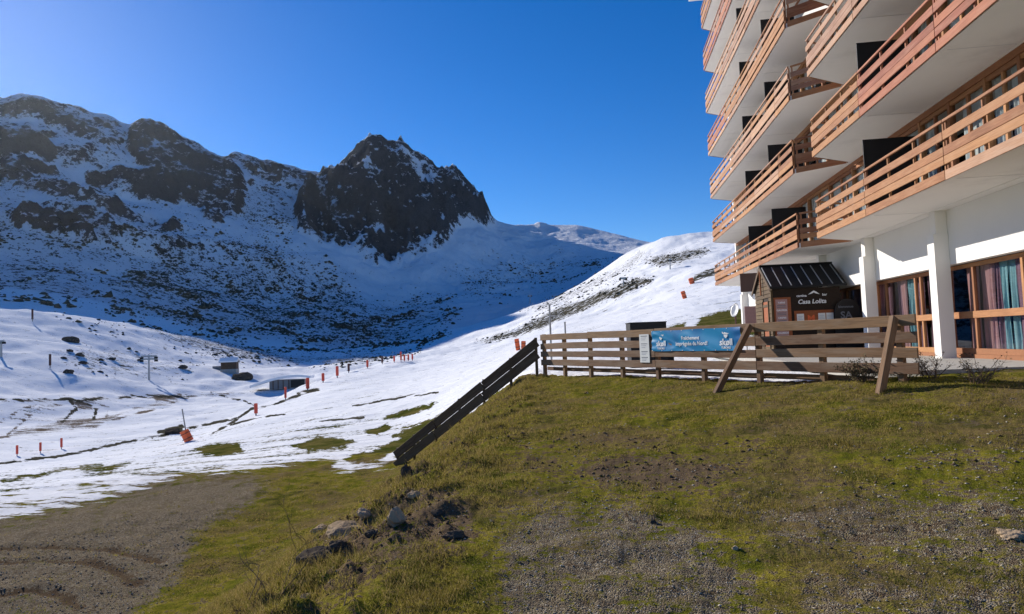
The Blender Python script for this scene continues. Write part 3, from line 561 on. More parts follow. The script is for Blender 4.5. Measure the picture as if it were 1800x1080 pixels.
# upper floors
def trap(ua, ub, inset=0.): 
    s0 = 1 if ub > ua else -1
    return [ (ua + inset * s0, inset), (ub - inset * s0, inset), (ub - inset * s0 + SPL * s0, VW), (ua + inset * s0 - SPL * s0, VW)]
def rails(bal, p0, p1, z, mat, npan, stuff=None, first=True):
    """boards between two plan points, split in npan panels, with posts behind"""
    a, b = Q(p0[0], p0[1], z), Q(p1[0], p1[1], z); d = (b - a); Ln = d.length; d.normalize(); nrm = d.cross(UP)
    if nrm.dot(Q((p0[0] + p1[0]) / 2, -5, z) - a) < 0: nrm = -nrm
    for k in range(npan):
        s0, s1 = Ln * k / npan + .012, Ln * (k + 1) / npan - .012
        for j, (h0, h1) in enumerate(BT):
            th = .05 if j == 4 else .028
            dz = random.uniform(-.006, .006); mt = mat if random.random() > .12 else ('balcony_wood_pale' if mat != 'balcony_wood_pale' else 'balcony_wood')
            off = nrm * (.02 if j < 4 else .0)
            q0 = a + d * s0 + UP * ((h0 + h1) / 2 + dz) + off; q1 = a + d * s1 + UP * ((h0 + h1) / 2 + dz) + off
            if stuff is not None: stuff.box((q0 + q1) / 2, ((q1 - q0).length, th, h1 - h0), (d, nrm, UP))
            else: board('rail_board', q0, q1, th, h1 - h0, mt, bal)
        nn = max(1, round((s1 - s0) / 1.32))
        for i in range(nn + 1):
            s = s0 + .04 + (s1 - s0 - .08) * i / nn; c = a + d * s - nrm * .035
            if stuff is not None: stuff.box(c + UP * .6, (.05, .06, 1.16), (d, nrm, UP))
            else: board('rail_post', c + UP * .02, c + UP * 1.18, .05, .05, mat, bal, up=nrm)
LVLMAT = {1: ('balcony_wood', 'balcony_wood'), 2: ('balcony_wood', 'balcony_wood'), 3: ('balcony_wood_pale', 'balcony_wood_pale'), 4: ('balcony_wood', 'balcony_wood'), 5: ('balcony_wood_pale', 'balcony_wood'), 6: ('balcony_wood_red', 'balcony_wood'), 7: ('balcony_wood', 'balcony_wood')}
UA, UB = 2.076, 18.65
for lv in range(1, NL + 1):
    z = Z1 + FH * (lv - 1)
    for row, (ua, ub, np_) in enumerate(((UA, UB, 4), (0., -13.4, 4))):
        mt = LVLMAT[lv][row]
        m = MB(); m.prism([tuple(Q(u, v, 0))[:2] for u, v in trap(ua, ub, .03)], z + .01, z + .17)
        bal = m.build('balcony', 'soffit', bld, mw=Matrix.Translation(Q((ua + ub) / 2, .7, z)))
        far = row == 1 and lv > 3; st = MB() if far else None
        pan = np_
        if row == 1: us_ = [0, -3.88, -7.86, -11.8, -13.4]
        else: us_ = [UA, 3.92, 7.84, 11.76, 15.68, UB] if lv < 4 else [UA, 7.84, 13.3, UB]
        for i in range(len(us_) - 1):
            mm = mt
            if (lv, row, i) in ((2, 1, 1), (2, 1, 2)): mm = 'balcony_wood_red'
            if (lv, row, i) in ((4, 0, 2),): mm = 'balcony_wood_red'
            rails(bal, (us_[i], 0), (us_[i + 1], 0), z, mm, 1, st)
        s0 = 1 if ub > ua else -1
        rails(bal, (ua - .03 * s0, .06), (ua - (SPL - .08) * s0, VW - .08), z, mt, 1, st)
        if row == 0: rails(bal, (ub + .03, .06), (ub + SPL - .08, VW - .08), z, mt, 1, st)
        if far: o = st.build('railing', mt, bal); o['kind'] = 'stuff'
        for u in ((6.2, 10.3, 14.4) if row == 0 else (-3.9, -7.9)):
            m = MB(); m.box(Q(u, VW / 2 + .06, z + .0085), (.018, VW - .2, .006), AX); m.build('soffit_joint', 'grey_wall', bal, mw=Matrix.Translation(Q(u, VW / 2, z)))
        for u in ((5.75, 9.95) if row == 0 else (-3.62, -11.9)):
            m = MB(); m.box(Q(u, .78, z + .17 + .97), (.035, 1.34, 1.94), AX); m.build('divider_screen', 'black_panel', bal, mw=Matrix.Translation(Q(u, .78, z + .17)))
    # wall of this storey: white piers and spandrels, glazed bays between
    bbox('floor_slab', US, UE, VW + .002, VB, z - .003, z + .172, 'soffit')
    bbox('wall_head', US, UE - .003, VW + .05, VW + .25, z + FH - .16, z + FH - .004, 'frame_wood')
    if lv <= 3:
        zs, zt = z + .175, z + FH - .165
        edges = [18.6, 15.7, 12.8, 9.95, 7.85, 5.75, 3.3, 1.03, -1.35, -3.62, -5.1, -6.6, -7.8, -9.9, -11.9, -13.9]
        for i in range(len(edges) - 1):
            e0, e1 = edges[i], edges[i + 1]
            w = bbox('window', e1 + .02, e1 + .12, VW + .06, VW + .2, zs, zt, 'frame_wood')
            ubar('frame_rail', e1 + .12, e0 + .02, VW + .13, zs + .05, .1, .10, 'frame_wood', w); ubar('frame_rail', e1 + .12, e0 + .02, VW + .13, zt - .05, .1, .10, 'frame_wood', w)
            um = (e0 + e1) / 2 + .07
            vbar('mullion', um, VW + .13, zs + .1, zt - .1, .07, .09, 'frame_wood', w)
            for a, b in ((e1 + .12, um - .035), (um + .035, e0 + .02)):
                m = MB(); m.box(Q((a + b) / 2, VW + .14, (zs + zt) / 2), (b - a, .008, zt - zs - .2), AX); m.build('pane', 'window_glass', w)
            hsh = (i * 7 + lv * 5) % 6; hsh = 4 if hsh in (0, 5) else hsh
            if hsh in (0, 1, 3, 4): curtain('curtain', e1 + .15, um - .05 + (.5 if hsh == 3 else 0), VW + .24, zs + .05, zt, 'curtain_white', w, 6, .035, 0, i)
            if hsh in (1, 2, 4): curtain('curtain', um + .1, e0, VW + .24, zs + .05, zt, 'curtain_white', w, 6, .035, 0, i + 9)
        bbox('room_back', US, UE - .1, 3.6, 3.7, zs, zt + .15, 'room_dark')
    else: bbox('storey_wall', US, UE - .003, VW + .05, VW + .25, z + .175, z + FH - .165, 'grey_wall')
bbox('roof', US - .3, UE + .6, -.45, VB + .6, Z1 + FH * NL, Z1 + FH * NL + .35, 'white_paint')
# ------------------------------------------------------------------ terrace
m = MB(); tp = [(7.55, 12.25), (32, 12.25), tuple(Q(24, 12, 0))[:2], tuple(Q(23, -2.0, 0))[:2], tuple(Q(-7.6, -2.0, 0))[:2]]
m.prism(tp, TZ - .17, TZ); m.prism([(7.75, 12.42), (32, 12.42), tuple(Q(24, 11.9, 0))[:2], tuple(Q(22.8, -1.8, 0))[:2], tuple(Q(-7.3, -1.75, 0))[:2]], TZ - .9, TZ - .172)
tag(m.build('terrace', 'concrete'), kind='structure')

# ------------------------------------------------------------------ kiosk
K = dict(u0=2.38, u1=4.85, v0=-.92, v1=1.38, ze=1.57 + EYE, zr=2.48 + EYE, ur=3.6)
kio = thing('kiosk', Q(3.6, .25, TZ), 'small brown wooden food kiosk with black ribbed metal roof under the balcony', 'kiosk')
def kb(name, u0, u1, v0, v1, z0, z1, mat, parent=kio):
    m = MB(); c = Q((u0 + u1) / 2, (v0 + v1) / 2, (z0 + z1) / 2); m.box(c, (u1 - u0, v1 - v0, z1 - z0), AX); return m.build(name, mat, parent, mw=Matrix.Translation(c))
fw = kb('front_wall', K['u0'], K['u0'] + .06, K['v0'] + .06, K['v1'], TZ + .001, K['ze'] - .02, 'kiosk_dark')
kb('back_wall', K['u1'] - .06, K['u1'], K['v0'] + .06, K['v1'], TZ + .001, K['ze'] - .02, 'kiosk_dark')
kb('side_wall', K['u0'] + .06, K['u1'] - .06, K['v1'] - .06, K['v1'] - .004, TZ + .001, K['ze'] - .02, 'kiosk_dark')
sw = kb('side_wall', K['u0'], K['u1'], K['v0'] + .02, K['v0'] + .055, TZ + .001, K['ze'] - .02, 'kiosk_dark')
nb_ = 18; z = TZ + .01                                  # boards of the gable side
while z < K['zr'] - .1:
    zt = min(z + .145, K['zr'] - .06); t = max(0, (z + .07 - K['ze']) / (K['zr'] - K['ze'])); half = (K['u1'] - K['u0']) / 2 * (1 - t)
    if z < K['ze'] - .4: spans = [(K['u0'], K['u0'] + .45), (K['u0'] + 1.3, K['u1'])]
    else: spans = [(K['ur'] - half - (.0 if t > 0 else .02), K['ur'] + half)]
    for a, b in spans:
        if b - a > .15: board('side_board', Q(a, K['v0'], z + .07), Q(b, K['v0'], z + .07), .03, .135, 'kiosk_wood', sw)
    z += .148
kd = kb('side_door', K['u0'] + .47, K['u0'] + 1.28, K['v0'] - .01, K['v0'] + .018, TZ + .02, K['ze'] - .42, 'board_wood')
for zz in (TZ + .25, TZ + 1.0, TZ + 1.8): board('door_rail', Q(K['u0'] + .5, K['v0'] - .02, zz), Q(K['u0'] + 1.25, K['v0'] - .02, zz), .02, .10, 'kiosk_wood', kd)
for u in (K['u0'], K['u0'] + .46, K['u0'] + 1.29): vbar('corner_post', u, K['v0'] - .015, TZ + .002, K['ze'] - (.05 if u == K['u0'] else .4), .07, .07, 'kiosk_wood', kio)
# roof
ov = .10; sl = Vector((0, 0, 0))
def roofpt(u, v):
    t = abs(u - K['ur']) / (K['ur'] - (K['u0'] - .18)); return Q(u, v, K['zr'] - (K['zr'] - K['ze']) * t)
for sgn in (-1, 1):
    ue = K['ur'] + sgn * (K['ur'] - K['u0'] + .18); m = MB(); a = [roofpt(K['ur'] + sgn * .001, K['v0'] - ov), roofpt(K['ur'] + sgn * .001, K['v1'] + ov + .1), roofpt(ue, K['v1'] + ov + .1), roofpt(ue, K['v0'] - ov)]
    m.add(a + [p + UP * .05 for p in a], [(0, 1, 2, 3), (7, 6, 5, 4), (0, 4, 5, 1), (1, 5, 6, 2), (2, 6, 7, 3), (3, 7, 4, 0)]); rf = m.build('roof', 'black_metal', kio)
    for i in range(8):
        v = K['v0'] - ov + .06 + i * (K['v1'] - K['v0'] + 2 * ov) / 7.2; p, q = roofpt(K['ur'] + sgn * .15, v) + UP * .062, roofpt(ue - sgn * .05, v) + UP * .062
        board('roof_rib', p, q, .03, .035, 'rib_metal', rf, up=UP)
    board('barge_board', roofpt(K['ur'], K['v0'] - ov) - UP * .05, roofpt(ue, K['v0'] - ov) - UP * .05, .03, .12, 'dark_wood', rf)
board('ridge_cap', roofpt(K['ur'], K['v0'] - ov) + UP * .06, roofpt(K['ur'], K['v1'] + ov + .1) + UP * .06, .16, .035, 'black_metal', kio)
board('gable_strut', Q(K['u0'] + 1.2, K['v0'] - .09, K['ze'] - .15), Q(K['u0'] + 1.2, K['v0'] - .09, K['zr'] - .15), .05, .05, 'board_wood', kio, up=Vd)
# front boards, menu and notices (front faces the viewer: -Ud)
def face(v, z, du=0.): # matrix for flat print on the kiosk front: x -> Vd, y -> up, z -> -Ud
    p = Q(K['u0'] - .02 - du, v, z); x, y, w = Vd, UP, -Ud
    return Matrix(((x.x, y.x, w.x, p.x), (x.y, y.y, w.y, p.y), (x.z, y.z, w.z, p.z), (0, 0, 0, 1)))
mb_ = kb('menu_board', K['u0'] - .03, K['u0'] - .003, -.88, -.30, TZ + .55, TZ + 2.05, 'board_wood')
pr = kb('menu_sheet', K['u0'] - .036, K['u0'] - .0305, -.82, -.42, TZ + .62, TZ + 1.98, 'pink_print', mb_)
for i in range(5):
    text(('TAPAS', 'GAUFRES', 'CREPES', 'BOISSONS', 'CHURROS')[i], 'lettering', face(-.62, TZ + 1.86 - i * .27, .017), .085, 'white_print', mb_)
    for j in range(2): kb('menu_line', K['u0'] - .040, K['u0'] - .0362, -.78, -.48, TZ + 1.75 - i * .27 - j * .06, TZ + 1.775 - i * .27 - j * .06, 'ink', mb_)
nb2 = kb('notice_board', K['u0'] - .03, K['u0'] - .003, -.20, 1.12, TZ + .92, TZ + 1.55, 'board_wood')
for a, b in ((-.12, .12), (.60, .84), (.87, 1.11)):
    sh = kb('notice_sheet', K['u0'] - .036, K['u0'] - .0305, a, b, TZ + 1.05, TZ + 1.44, 'paper', nb2)
    for j in range(5): kb('print_line', K['u0'] - .039, K['u0'] - .0362, a + .04, b - .04 - .03 * (j % 2), TZ + 1.12 + j * .055, TZ + 1.135 + j * .055, 'ink_pale', nb2)
text('M', 'lettering', face(.36, TZ + 1.25, .012), .34, 'orange_pad', nb2)
text('Casa Lolita', 'lettering', face(.42, TZ + 1.86), .215, 'white_print', kio, shear=.2)
text('cantina', 'lettering', face(.08, TZ + 2.08), .12, 'white_print', kio); text('bar', 'lettering', face(.86, TZ + 2.09), .12, 'white_print', kio)
m = MB(); p = face(.50, TZ + 2.14, .004); m.add([p @ Vector(q) for q in ((-.2, -.03, 0), (-.08, .06, 0), (0, .11, 0), (.09, .06, 0), (.2, -.03, 0), (.07, .0, 0), (0, .04, 0), (-.07, .0, 0))], [(0, 1, 7), (1, 2, 6, 7), (2, 3, 5, 6), (3, 4, 5)]); m.build('emblem', 'white_print', kio)
m = MB(); m.tube([Q(2.2, 1.0, TZ), Q(2.15, 1.05, TZ)], .01)
# dark arched board standing at the right of the kiosk
ab = thing('advertising_board', Q(2.0, 1.25, TZ), 'black arched advertising board with pale lettering right of the kiosk front', 'sign board')
m = MB(); arc = [(-.42, 0), (.42, 0), (.42, 1.45)] + [(.42 * math.cos(t), 1.45 + .45 * math.sin(t)) for t in [i * math.pi / 10 for i in range(1, 10)]] + [(-.42, 1.45)]
pf = Q(2.1, 1.5, TZ); vs = [pf + Vd * x + UP * y for x, y in arc]; n = len(arc)
m.add(vs + [q + Ud * .05 for q in vs], [tuple(range(n)), tuple(range(2 * n - 1, n - 1, -1))] + [(i, (i + 1) % n, n + (i + 1) % n, n + i) for i in range(n)]); m.build('panel', 'black_panel', ab)
def fm(p, x, y, w): return Matrix(((x.x, y.x, w.x, p.x), (x.y, y.y, w.y, p.y), (x.z, y.z, w.z, p.z), (0, 0, 0, 1)))
for tx, zz, sz in (('bienvenue', 1.62, .12), ('SA', 1.32, .34), ('Luis', 1.02, .17)): text(tx, 'lettering', fm(pf - Ud * .004 + UP * zz - Vd * .05, Vd, UP, -Ud), sz, 'ink', ab)
# brown sign and poster left of the kiosk, satellite dish
hs_ = thing('hanging_sign', Q(9.6, -.3, Z1), 'dark brown square sign hanging under the lowest balcony left of the kiosk', 'sign')
p = Q(9.0, -.12, Z1 - .62)
m = MB(); m.box(p, (.04, .95, .85), AX); m.build('panel', 'sign_brown', hs_); m = MB(); m.tube([p + UP * .42 - Vd * .3, p + UP * .62 - Vd * .3], .012); m.build('hanger', 'steel', hs_); m = MB(); m.tube([p + UP * .42 + Vd * .3, p + UP * .62 + Vd * .3], .012); m.build('hanger', 'steel', hs_)
po = thing('poster_stand', Q(9.2, -.05, TZ), 'pale pink poster on a white stand beside the kiosk gable', 'poster')
p = Q(9.0, -.05, TZ)
m = MB(); m.box(p + UP * 1.55, (.03, .85, 1.0), AX); m.build('poster', 'pink_print', po); m = MB(); m.box(p + UP * 1.0, (.05, .95, .12), AX); m.build('shelf', 'white_print', po)
for s_ in (-.4, .4): m = MB(); m.box(p + Vd * s_ + Ud * .03 + UP * 1.0, (.04, .04, 2.0), AX); m.build('leg', 'steel', po)
def satellite():
    v = ray(1293, 560); v = v * 41. / v[1]; base = Vector((v[0], v[1], TZ)); t = thing('satellite_dish', base, 'white satellite dish on a short dark post left of the building corner', 'dish')
    m = MB(); m.tube([base, base + UP * 2.0], .05, 8); m.build('post', 'dark_pole', t)
    m = MB(); c = base + UP * 2.30; ax = Vector((-.75, -.55, .35)).normalized(); a = ax.cross(UP).normalized(); b = ax.cross(a)
    vs = []; n = 20
    for j in range(6):
        rr = .44 * j / 5
        for k in range(n): th = 2 * math.pi * k / n; vs.append(c + a * (rr * .62 * math.cos(th)) + b * (rr * 1.05 * math.sin(th)) + ax * (.35 * rr * rr))
    m.add(vs + [v - ax * .03 for v in vs], [(j * n + k, j * n + (k + 1) % n, (j + 1) * n + (k + 1) % n, (j + 1) * n + k) for j in range(5) for k in range(n)] + [(6 * n + j * n + k, 6 * n + (j + 1) * n + k, 6 * n + (j + 1) * n + (k + 1) % n, 6 * n + j * n + (k + 1) % n) for j in range(5) for k in range(n)] + [(5 * n + k, 5 * n + (k + 1) % n, 11 * n + (k + 1) % n, 11 * n + k) for k in range(n)]); m.build('reflector', 'dish_white', t, smooth=True)
    m = MB(); m.tube([c - b * .5, c + ax * .55], .015); m.build('feed_arm', 'steel', t)
satellite()
# ------------------------------------------------------------------ wooden fence along the terrace
def F(t, o, z): p = FR + fd * t + fn * o; return Vector((p[0], p[1], z + EYE))
FD = Vector((fd[0], fd[1], 0)); FN = Vector((fn[0], fn[1], 0))
fen = thing('wooden_fence', F(6, 0, -1.1), 'weathered wooden plank fence with two slanted braces in front of the terrace', 'fence')
ROWS = [(.125, .20), (-.175, .20), (-.45, .185), (-.73, .20)]
SEG = [0.0, 3.55, 6.95, 10.1, 13.0]
for zc, wd in ROWS:
    for i in range(4):
        j = random.uniform(-.012, .012)
        board('plank', F(SEG[i] + .008, .03, zc + j + .015 * (1 - SEG[i] / 13)), F(SEG[i + 1] - .008, .03, zc + random.uniform(-.012, .012) + .015 * (1 - SEG[i + 1] / 13)), .045, wd, 'fence_wood', fen, warp=.006)
for i in range(4):
    if i < 1: continue
    board('kick_plank', F(SEG[i] + .01, -.22, -.955), F(SEG[i + 1] - .01, -.22, -.955), .04, .12, 'fence_wood', fen, warp=.005)
board('kick_plank', F(1.0, -.22, -.95), F(SEG[1] - .01, -.22, -.95), .04, .12, 'fence_wood', fen)
for t in (.35, 1.95, 3.55, 5.25, 6.95, 8.5, 10.1, 11.6, 12.9):
    zb = gz(*F(t, -.03, 0)[:2]) - EYE; board('post', F(t, -.05, zb - .15), F(t, -.05, .20 + random.uniform(0, .05)), .11, .11, 'fence_wood', fen, up=FD)
for t, tf, of in ((3.61, 3.85, 1.05), (.34, .12, 1.02)):
    pb = F(tf, of, 0); pb.z = gz(pb.x, pb.y) - .08; board('brace', pb, F(t, .11, .19), .09, .15, 'fence_wood', fen, up=FN)
# banner
def banner():
    t0, t1, z0, z1 = 7.03, 3.94, -.375, .165
    t = thing('advertising_banner', F(5.5, .07, z0), 'bright blue beer advertising banner tied to the wooden fence', 'banner')
    m = MB(); nu, nz = 90, 18; vs = []
    def dsp(a, b):
        e = abs(a - .0) ; w = .010 * math.sin(a * 9 + b * 7) + .012 * math.exp(-((a - .25 - b * .25) / .05) ** 2) * (1 - b) * math.sin(b * 9) + .014 * math.exp(-((a - .47 + b * .5) / .035) ** 2) + .016 * math.exp(-((a - .36 - (1 - b) * .35) / .03) ** 2) * (1 - b) + .010 * math.exp(-(a / .07) ** 2) * math.sin(b * 18) + .010 * math.exp(-((1 - a) / .06) ** 2) * math.sin(b * 15 + 1) + .006 * math.sin(a * 40 + 6 * b) * math.exp(-((a - .3) / .12) ** 2)
        return w
    for j in range(nz + 1):
        for i in range(nu + 1):
            a, b = i / nu, j / nz; vs.append(F(t0 + (t1 - t0) * a, .068 + dsp(a, b), z0 + (z1 - z0) * b + .008 * math.sin(a * 14) * (b - .5)))
    m.add(vs, [(j * (nu + 1) + i, j * (nu + 1) + i + 1, (j + 1) * (nu + 1) + i + 1, (j + 1) * (nu + 1) + i) for j in range(nz) for i in range(nu)])
    m.build('sheet', 'banner_blue', t, smooth=True)
    def at(a, b, d=.03): p = F(t0 + (t1 - t0) * a, .068 + d, z0 + (z1 - z0) * b); return fm(p, -FD, UP, FN)
    def wrap(o):                       # lay the print on the wrinkled cloth
        M = WM[o.name]; 
        for v in o.data.vertices:
            w = M @ v.co; tt = (w.x - FR[0]) * fd[0] + (w.y - FR[1]) * fd[1]; a = (tt - t0) / (t1 - t0); b = (w.z - EYE - z0) / (z1 - z0); v.co.z = v.co.z + dsp(a, b) - .025 + .002
        return o
    for a, sz in ((.12, .20), (.855, .215)):
        wrap(text('skøll', 'lettering', at(a, .36), sz, 'white_print', t, ext=.001)); wrap(text('TUBORG', 'lettering', at(a, .13), .07, 'white_print', t, ext=.001))
        m = MB(); M = at(a, .72, .006)      # horned helmet emblem with beard
        P_ = lambda q: [M @ Vector((x * .9, y * .9, 0)) for x, y in q]
        m.add(P_([(-.07, .0), (.07, .0), (.055, .05), (0, .075), (-.055, .05)]), [(0, 1, 2, 3, 4)]); m.add(P_([(-.07, .0), (-.065, .03), (-.10, .05), (-.095, .10), (-.125, .06), (-.115, .015)]), [(0, 1, 2, 3, 4, 5)])
        m.add(P_([(.07, .0), (.065, .03), (.10, .05), (.095, .10), (.125, .06), (.115, .015)]), [(0, 1, 2, 3, 4, 5)]); m.add(P_([(-.065, -.012), (.065, -.012), (.06, -.06), (.0, -.11), (-.06, -.06)]), [(0, 1, 2, 3, 4)])
        m.build('emblem', 'white_print', t)
    wrap(text('Fraîchement', 'lettering', at(.475, .60), .125, 'white_print', t, ext=.001)); wrap(text('imprégnée du Nord!', 'lettering', at(.485, .34), .135, 'white_print', t, ext=.001))
    for i in range(9):
        a = i / 8
        for b in (.03, .97): m = MB(); M = at(a * .985 + .007, b, .006); m.add([M @ Vector((.012 * math.cos(k), .012 * math.sin(k), dsp(a, b) - .002)) for k in [q * math.pi / 4 for q in range(8)]], [tuple(range(8))]); m.build('eyelet', 'white_print', t)
banner()
ns = thing('notice_sign', F(7.35, .07, -.68), 'tall narrow white notice panel on the fence left of the blue banner', 'sign')
m = MB(); m.box(F(7.35, .066, -.295), (.40, .012, .77), (FD, FN, UP)); m.build('panel', 'paper', ns)
for k, zz in enumerate((.04, -.01, -.06, -.17, -.22, -.27, -.38, -.42, -.46, -.54, -.58, -.62)):
    m = MB(); m.box(F(7.35 + .02 * (k % 3), .074, zz), (.26 - .05 * (k % 3), .002, .018), (FD, FN, UP)); m.build('print_line', 'ink_pale' if k % 3 else 'ink', ns)
# ------------------------------------------------------------------ sloping fence down the bank
sf = thing('sloping_fence', (-2, 24.2, gz(-2, 24.2)), 'dark wooden fence running down the grassy bank to the snow', 'fence')
S0, S1 = Vector((.85, 23.05, 0)), Vector((-4.75, 25.6, 0))
def SP(k, z): p = S0.lerp(S1, k); p.z = z + EYE; return p
ztop = lambda k: np.interp(k, [0, 1], [.13, -4.05])
for off, wd in ((-.15, .31), (-.56, .33)):
    ks = [0, .36, .70, 1.0]
    for i in range(3): board('plank', SP(ks[i] + .003, ztop(ks[i]) + off), SP(ks[i + 1] - .003, ztop(ks[i + 1]) + off), .045, wd, 'dark_wood', sf)
for k in (.015, .18, .36, .53, .70, .86, .985): 
    p = SP(k, 0); g = gz(p.x, p.y) - EYE; board('post', SP(k, min(g, ztop(k) - .9) - .1) + Vector((.03, .07, 0)), SP(k, ztop(k) + .07) + Vector((.03, .07, 0)), .10, .10, 'dark_wood', sf, up=(1, 0, 0))
# black box behind the fence
bb_ = thing('black_container', (4.3, 22.2, TZ - .2), 'black box standing behind the fence left of the banner', 'container')
gzb = gz(4.6, 22.5)
m = MB(); m.box((4.55, 22.4, gzb + .82), (1.22, .8, 1.5)); m.build('body', 'black_panel', bb_); m = MB(); m.box((4.55, 22.4, gzb + 1.585), (1.26, .84, .03)); m.build('lid', 'black_metal', bb_)
m = MB(); m.box((5.28, 22.4, gzb + .62), (.22, .6, 1.2)); m.build('side_box', 'black_metal', bb_)

# ------------------------------------------------------------------ markers, pads and lifts on the snow
def marker(x, y, hpx, label, mat='red_pole', wpx=3.0, group='marker poles on the snow', pad=True):
    p, r = hit(x, y); k = r / FPX; h = hpx * k; w = max(.05, wpx * k / 2)
    t = thing('marker_pole', p, label, 'pole', group)
    m = MB(); m.tube([p - UP * .2, p + UP * (h * .35)], w * .4, 6); m.build('stake', 'pole_grey', t)
    m = MB(); m.tube([p + UP * h * .18, p + UP * h * .2, p + UP * h * .98, p + UP * h], [w * .7, w, w, w * .7], 8); m.build('sleeve', mat, t, smooth=False)
marker(30, 802, 15, 'red marker pole at the far left edge of the near snow slope'); marker(71, 797, 15, 'red marker pole, middle of three in a row at lower left'); marker(108, 790, 16, 'red marker pole, rightmost of three in a row at lower left')
marker(88, 648, 20, 'dark red marker pole standing alone on the left snow hill', 'dark_pole'); marker(57, 566, 18, 'dark marker pole on the crest of the left snow hill', 'dark_pole', 2.5)
marker(450, 731, 20, 'red padded pole on the crest of the slope beside the drainage line', 'red_pole', 6); marker(502, 704, 22, 'slim red pole in front of the snow covered shed', 'red_pole', 4)
for x, y, h, w, lb in ((541, 688, 22, 6, 'red padded pole at the right end of the snow covered shed'), (568, 673, 16, 5, 'red pole first to the right of the snow covered shed'), (593, 665, 20, 5, 'red pole second to the right of the snow covered shed'), (613, 656, 16, 4, 'brown red pole third to the right of the snow covered shed'), (646, 648, 14, 4, 'red pole standing between two gaps in the pole line'), (672, 641, 14, 3.5, 'brown pole with crossbar in the pole line')):
    marker(x, y, h, lb, 'red_pole' if 'brown' not in lb else 'dark_pole', w)
for x, h, lb in ((693, 12, 'leftmost small red pole of the far cluster on the snow'), (705, 18, 'tallest thin red pole of the far cluster on the snow'), (711, 12, 'small red pole just right of the tallest in the far cluster'), (718, 12, 'small red pole second from the right in the far cluster'), (725, 12, 'rightmost small red pole of the far cluster on the snow')): marker(x, 638 - (x - 693) * .1, h, lb, 'red_pole', 3)
def pylon(x, y, hpx, arm, label, wpx=2.2, arms=1):
    p, r = hit(x, y); k = r / FPX; h = hpx * k; w = wpx * k / 2
    t = thing('lift_pylon', p, label, 'pylon', 'ski lift pylons')
    m = MB(); m.tube([p - UP * .3, p + UP * h], [w, w * .7], 8); m.build('mast', 'steel', t)
    for i in range(arms):
        z = h * (1 - .12 * i)
        m = MB(); m.box(p + UP * z, (arm * k, w * 1.2, w * 1.6)); cr_ = m.build('crossarm', 'steel', t)
        for s_ in (-1, 1): m = MB(); m.box(p + UP * (z - w * 1.6) + Vector((s_ * arm * k * .46, 0, 0)), (w * 3, w * 1.2, w * 2)); m.build('sheave', 'black_metal', cr_)
pylon(262, 668, 36, 24, 'T shaped steel lift pylon on the snow near the small hut', 3.2, 2); pylon(2, 628, 22, 8, 'steel lift pylon cut by the left edge of the view', 3)
pylon(1096, 504, 15, 12, 'T shaped lift pylon beside the rocky band on the sunny right slope', 2.2, 2); pylon(1178, 474, 17, 4, 'single steel lift post high on the sunny right slope', 2.6)
pylon(932, 534, 14, 6, 'small lift pylon where the sunny slope meets the shaded bowl', 1.8)
def post_at(x, y, ytop, dist, label, w=.05):
    v = ray(x, y); hh = math.hypot(v[0], v[1]); a = math.atan2(v[0], v[1]); px_, py_ = dist * math.sin(a), dist * math.cos(a); z0 = gz(px_, py_); z1 = EYE + ray(x, ytop)[2] / hh * dist
    t = thing('lamp_post', (px_, py_, z0), label, 'post', 'posts behind the fence')
    m = MB(); m.tube([(px_, py_, z0 - .1), (px_, py_, z1)], w, 8); m.build('shaft', 'steel', t); m = MB(); m.tube([(px_, py_, z1 + .002), (px_, py_, z1 + .06)], w * 1.25, 8); m.build('cap', 'steel', t)
post_at(968, 595, 537, 34, 'tall thin grey post behind the left end of the fence'); post_at(994, 593, 568, 36, 'short thin grey post behind the left part of the fence', .045)
def pad(x, y, wpx, hpx, lean, label, pole=0, dist=None):
    p, r = hit(x, y); k = r / FPX; t = thing('padded_snow_gun', p, label, 'snow gun', 'orange padded hydrants')
    ax = Vector((lean, -.1, 1)).normalized(); sx = Vector((1, 0, 0)) - ax * ax.x; sx.normalize(); sy = ax.cross(sx)
    m = MB(); w, h = wpx * k, hpx * k; M0 = p + ax * (h * .5)
    prof = []
    for j, (hh, ww) in enumerate(((-.5, .9), (-.46, 1), (.46, 1), (.5, .88))):
        for q in range(8):
            th = q * math.pi / 4 + math.pi / 8; cx, cy = math.cos(th), math.sin(th); prof.append(M0 + ax * (hh * h) + sx * (cx * w * .54 * ww) + sy * (cy * w * .42 * ww))
    m.add(prof, [(j * 8 + q, j * 8 + (q + 1) % 8, (j + 1) * 8 + (q + 1) % 8, (j + 1) * 8 + q) for j in range(3) for q in range(8)] + [tuple(range(7, -1, -1)), tuple(range(24, 32))]); m.build('pad', 'orange_pad', t)
    for zz in (-.22, .22): m = MB(); m.box(M0 + ax * (zz * h), (w * 1.04, w * .82, h * .05), (sx, sy, ax)); m.build('strap', 'dark_pole', t)
    if pole: q = -ax.x; m = MB(); m.tube([p - UP * .2, M0, M0 + Vector((lean * .35, 0, 1)) * (pole * k)], w * .07, 6); m.build('lance', 'pole_grey', t)
pad(333, 776, 13, 19, -.45, 'orange padded snow gun base leaning on the near slope', 42); pad(911, 616, 8, 20, -.12, 'left tall orange pad beside the sloping fence top'); pad(920, 614, 8, 14, .05, 'right short orange pad beside the sloping fence top')
pad(1204, 525, 7, 13, -.3, 'orange pad on the sunny right slope'); pad(1217, 499, 8, 10, -.3, 'orange pad highest on the sunny right slope', 0)
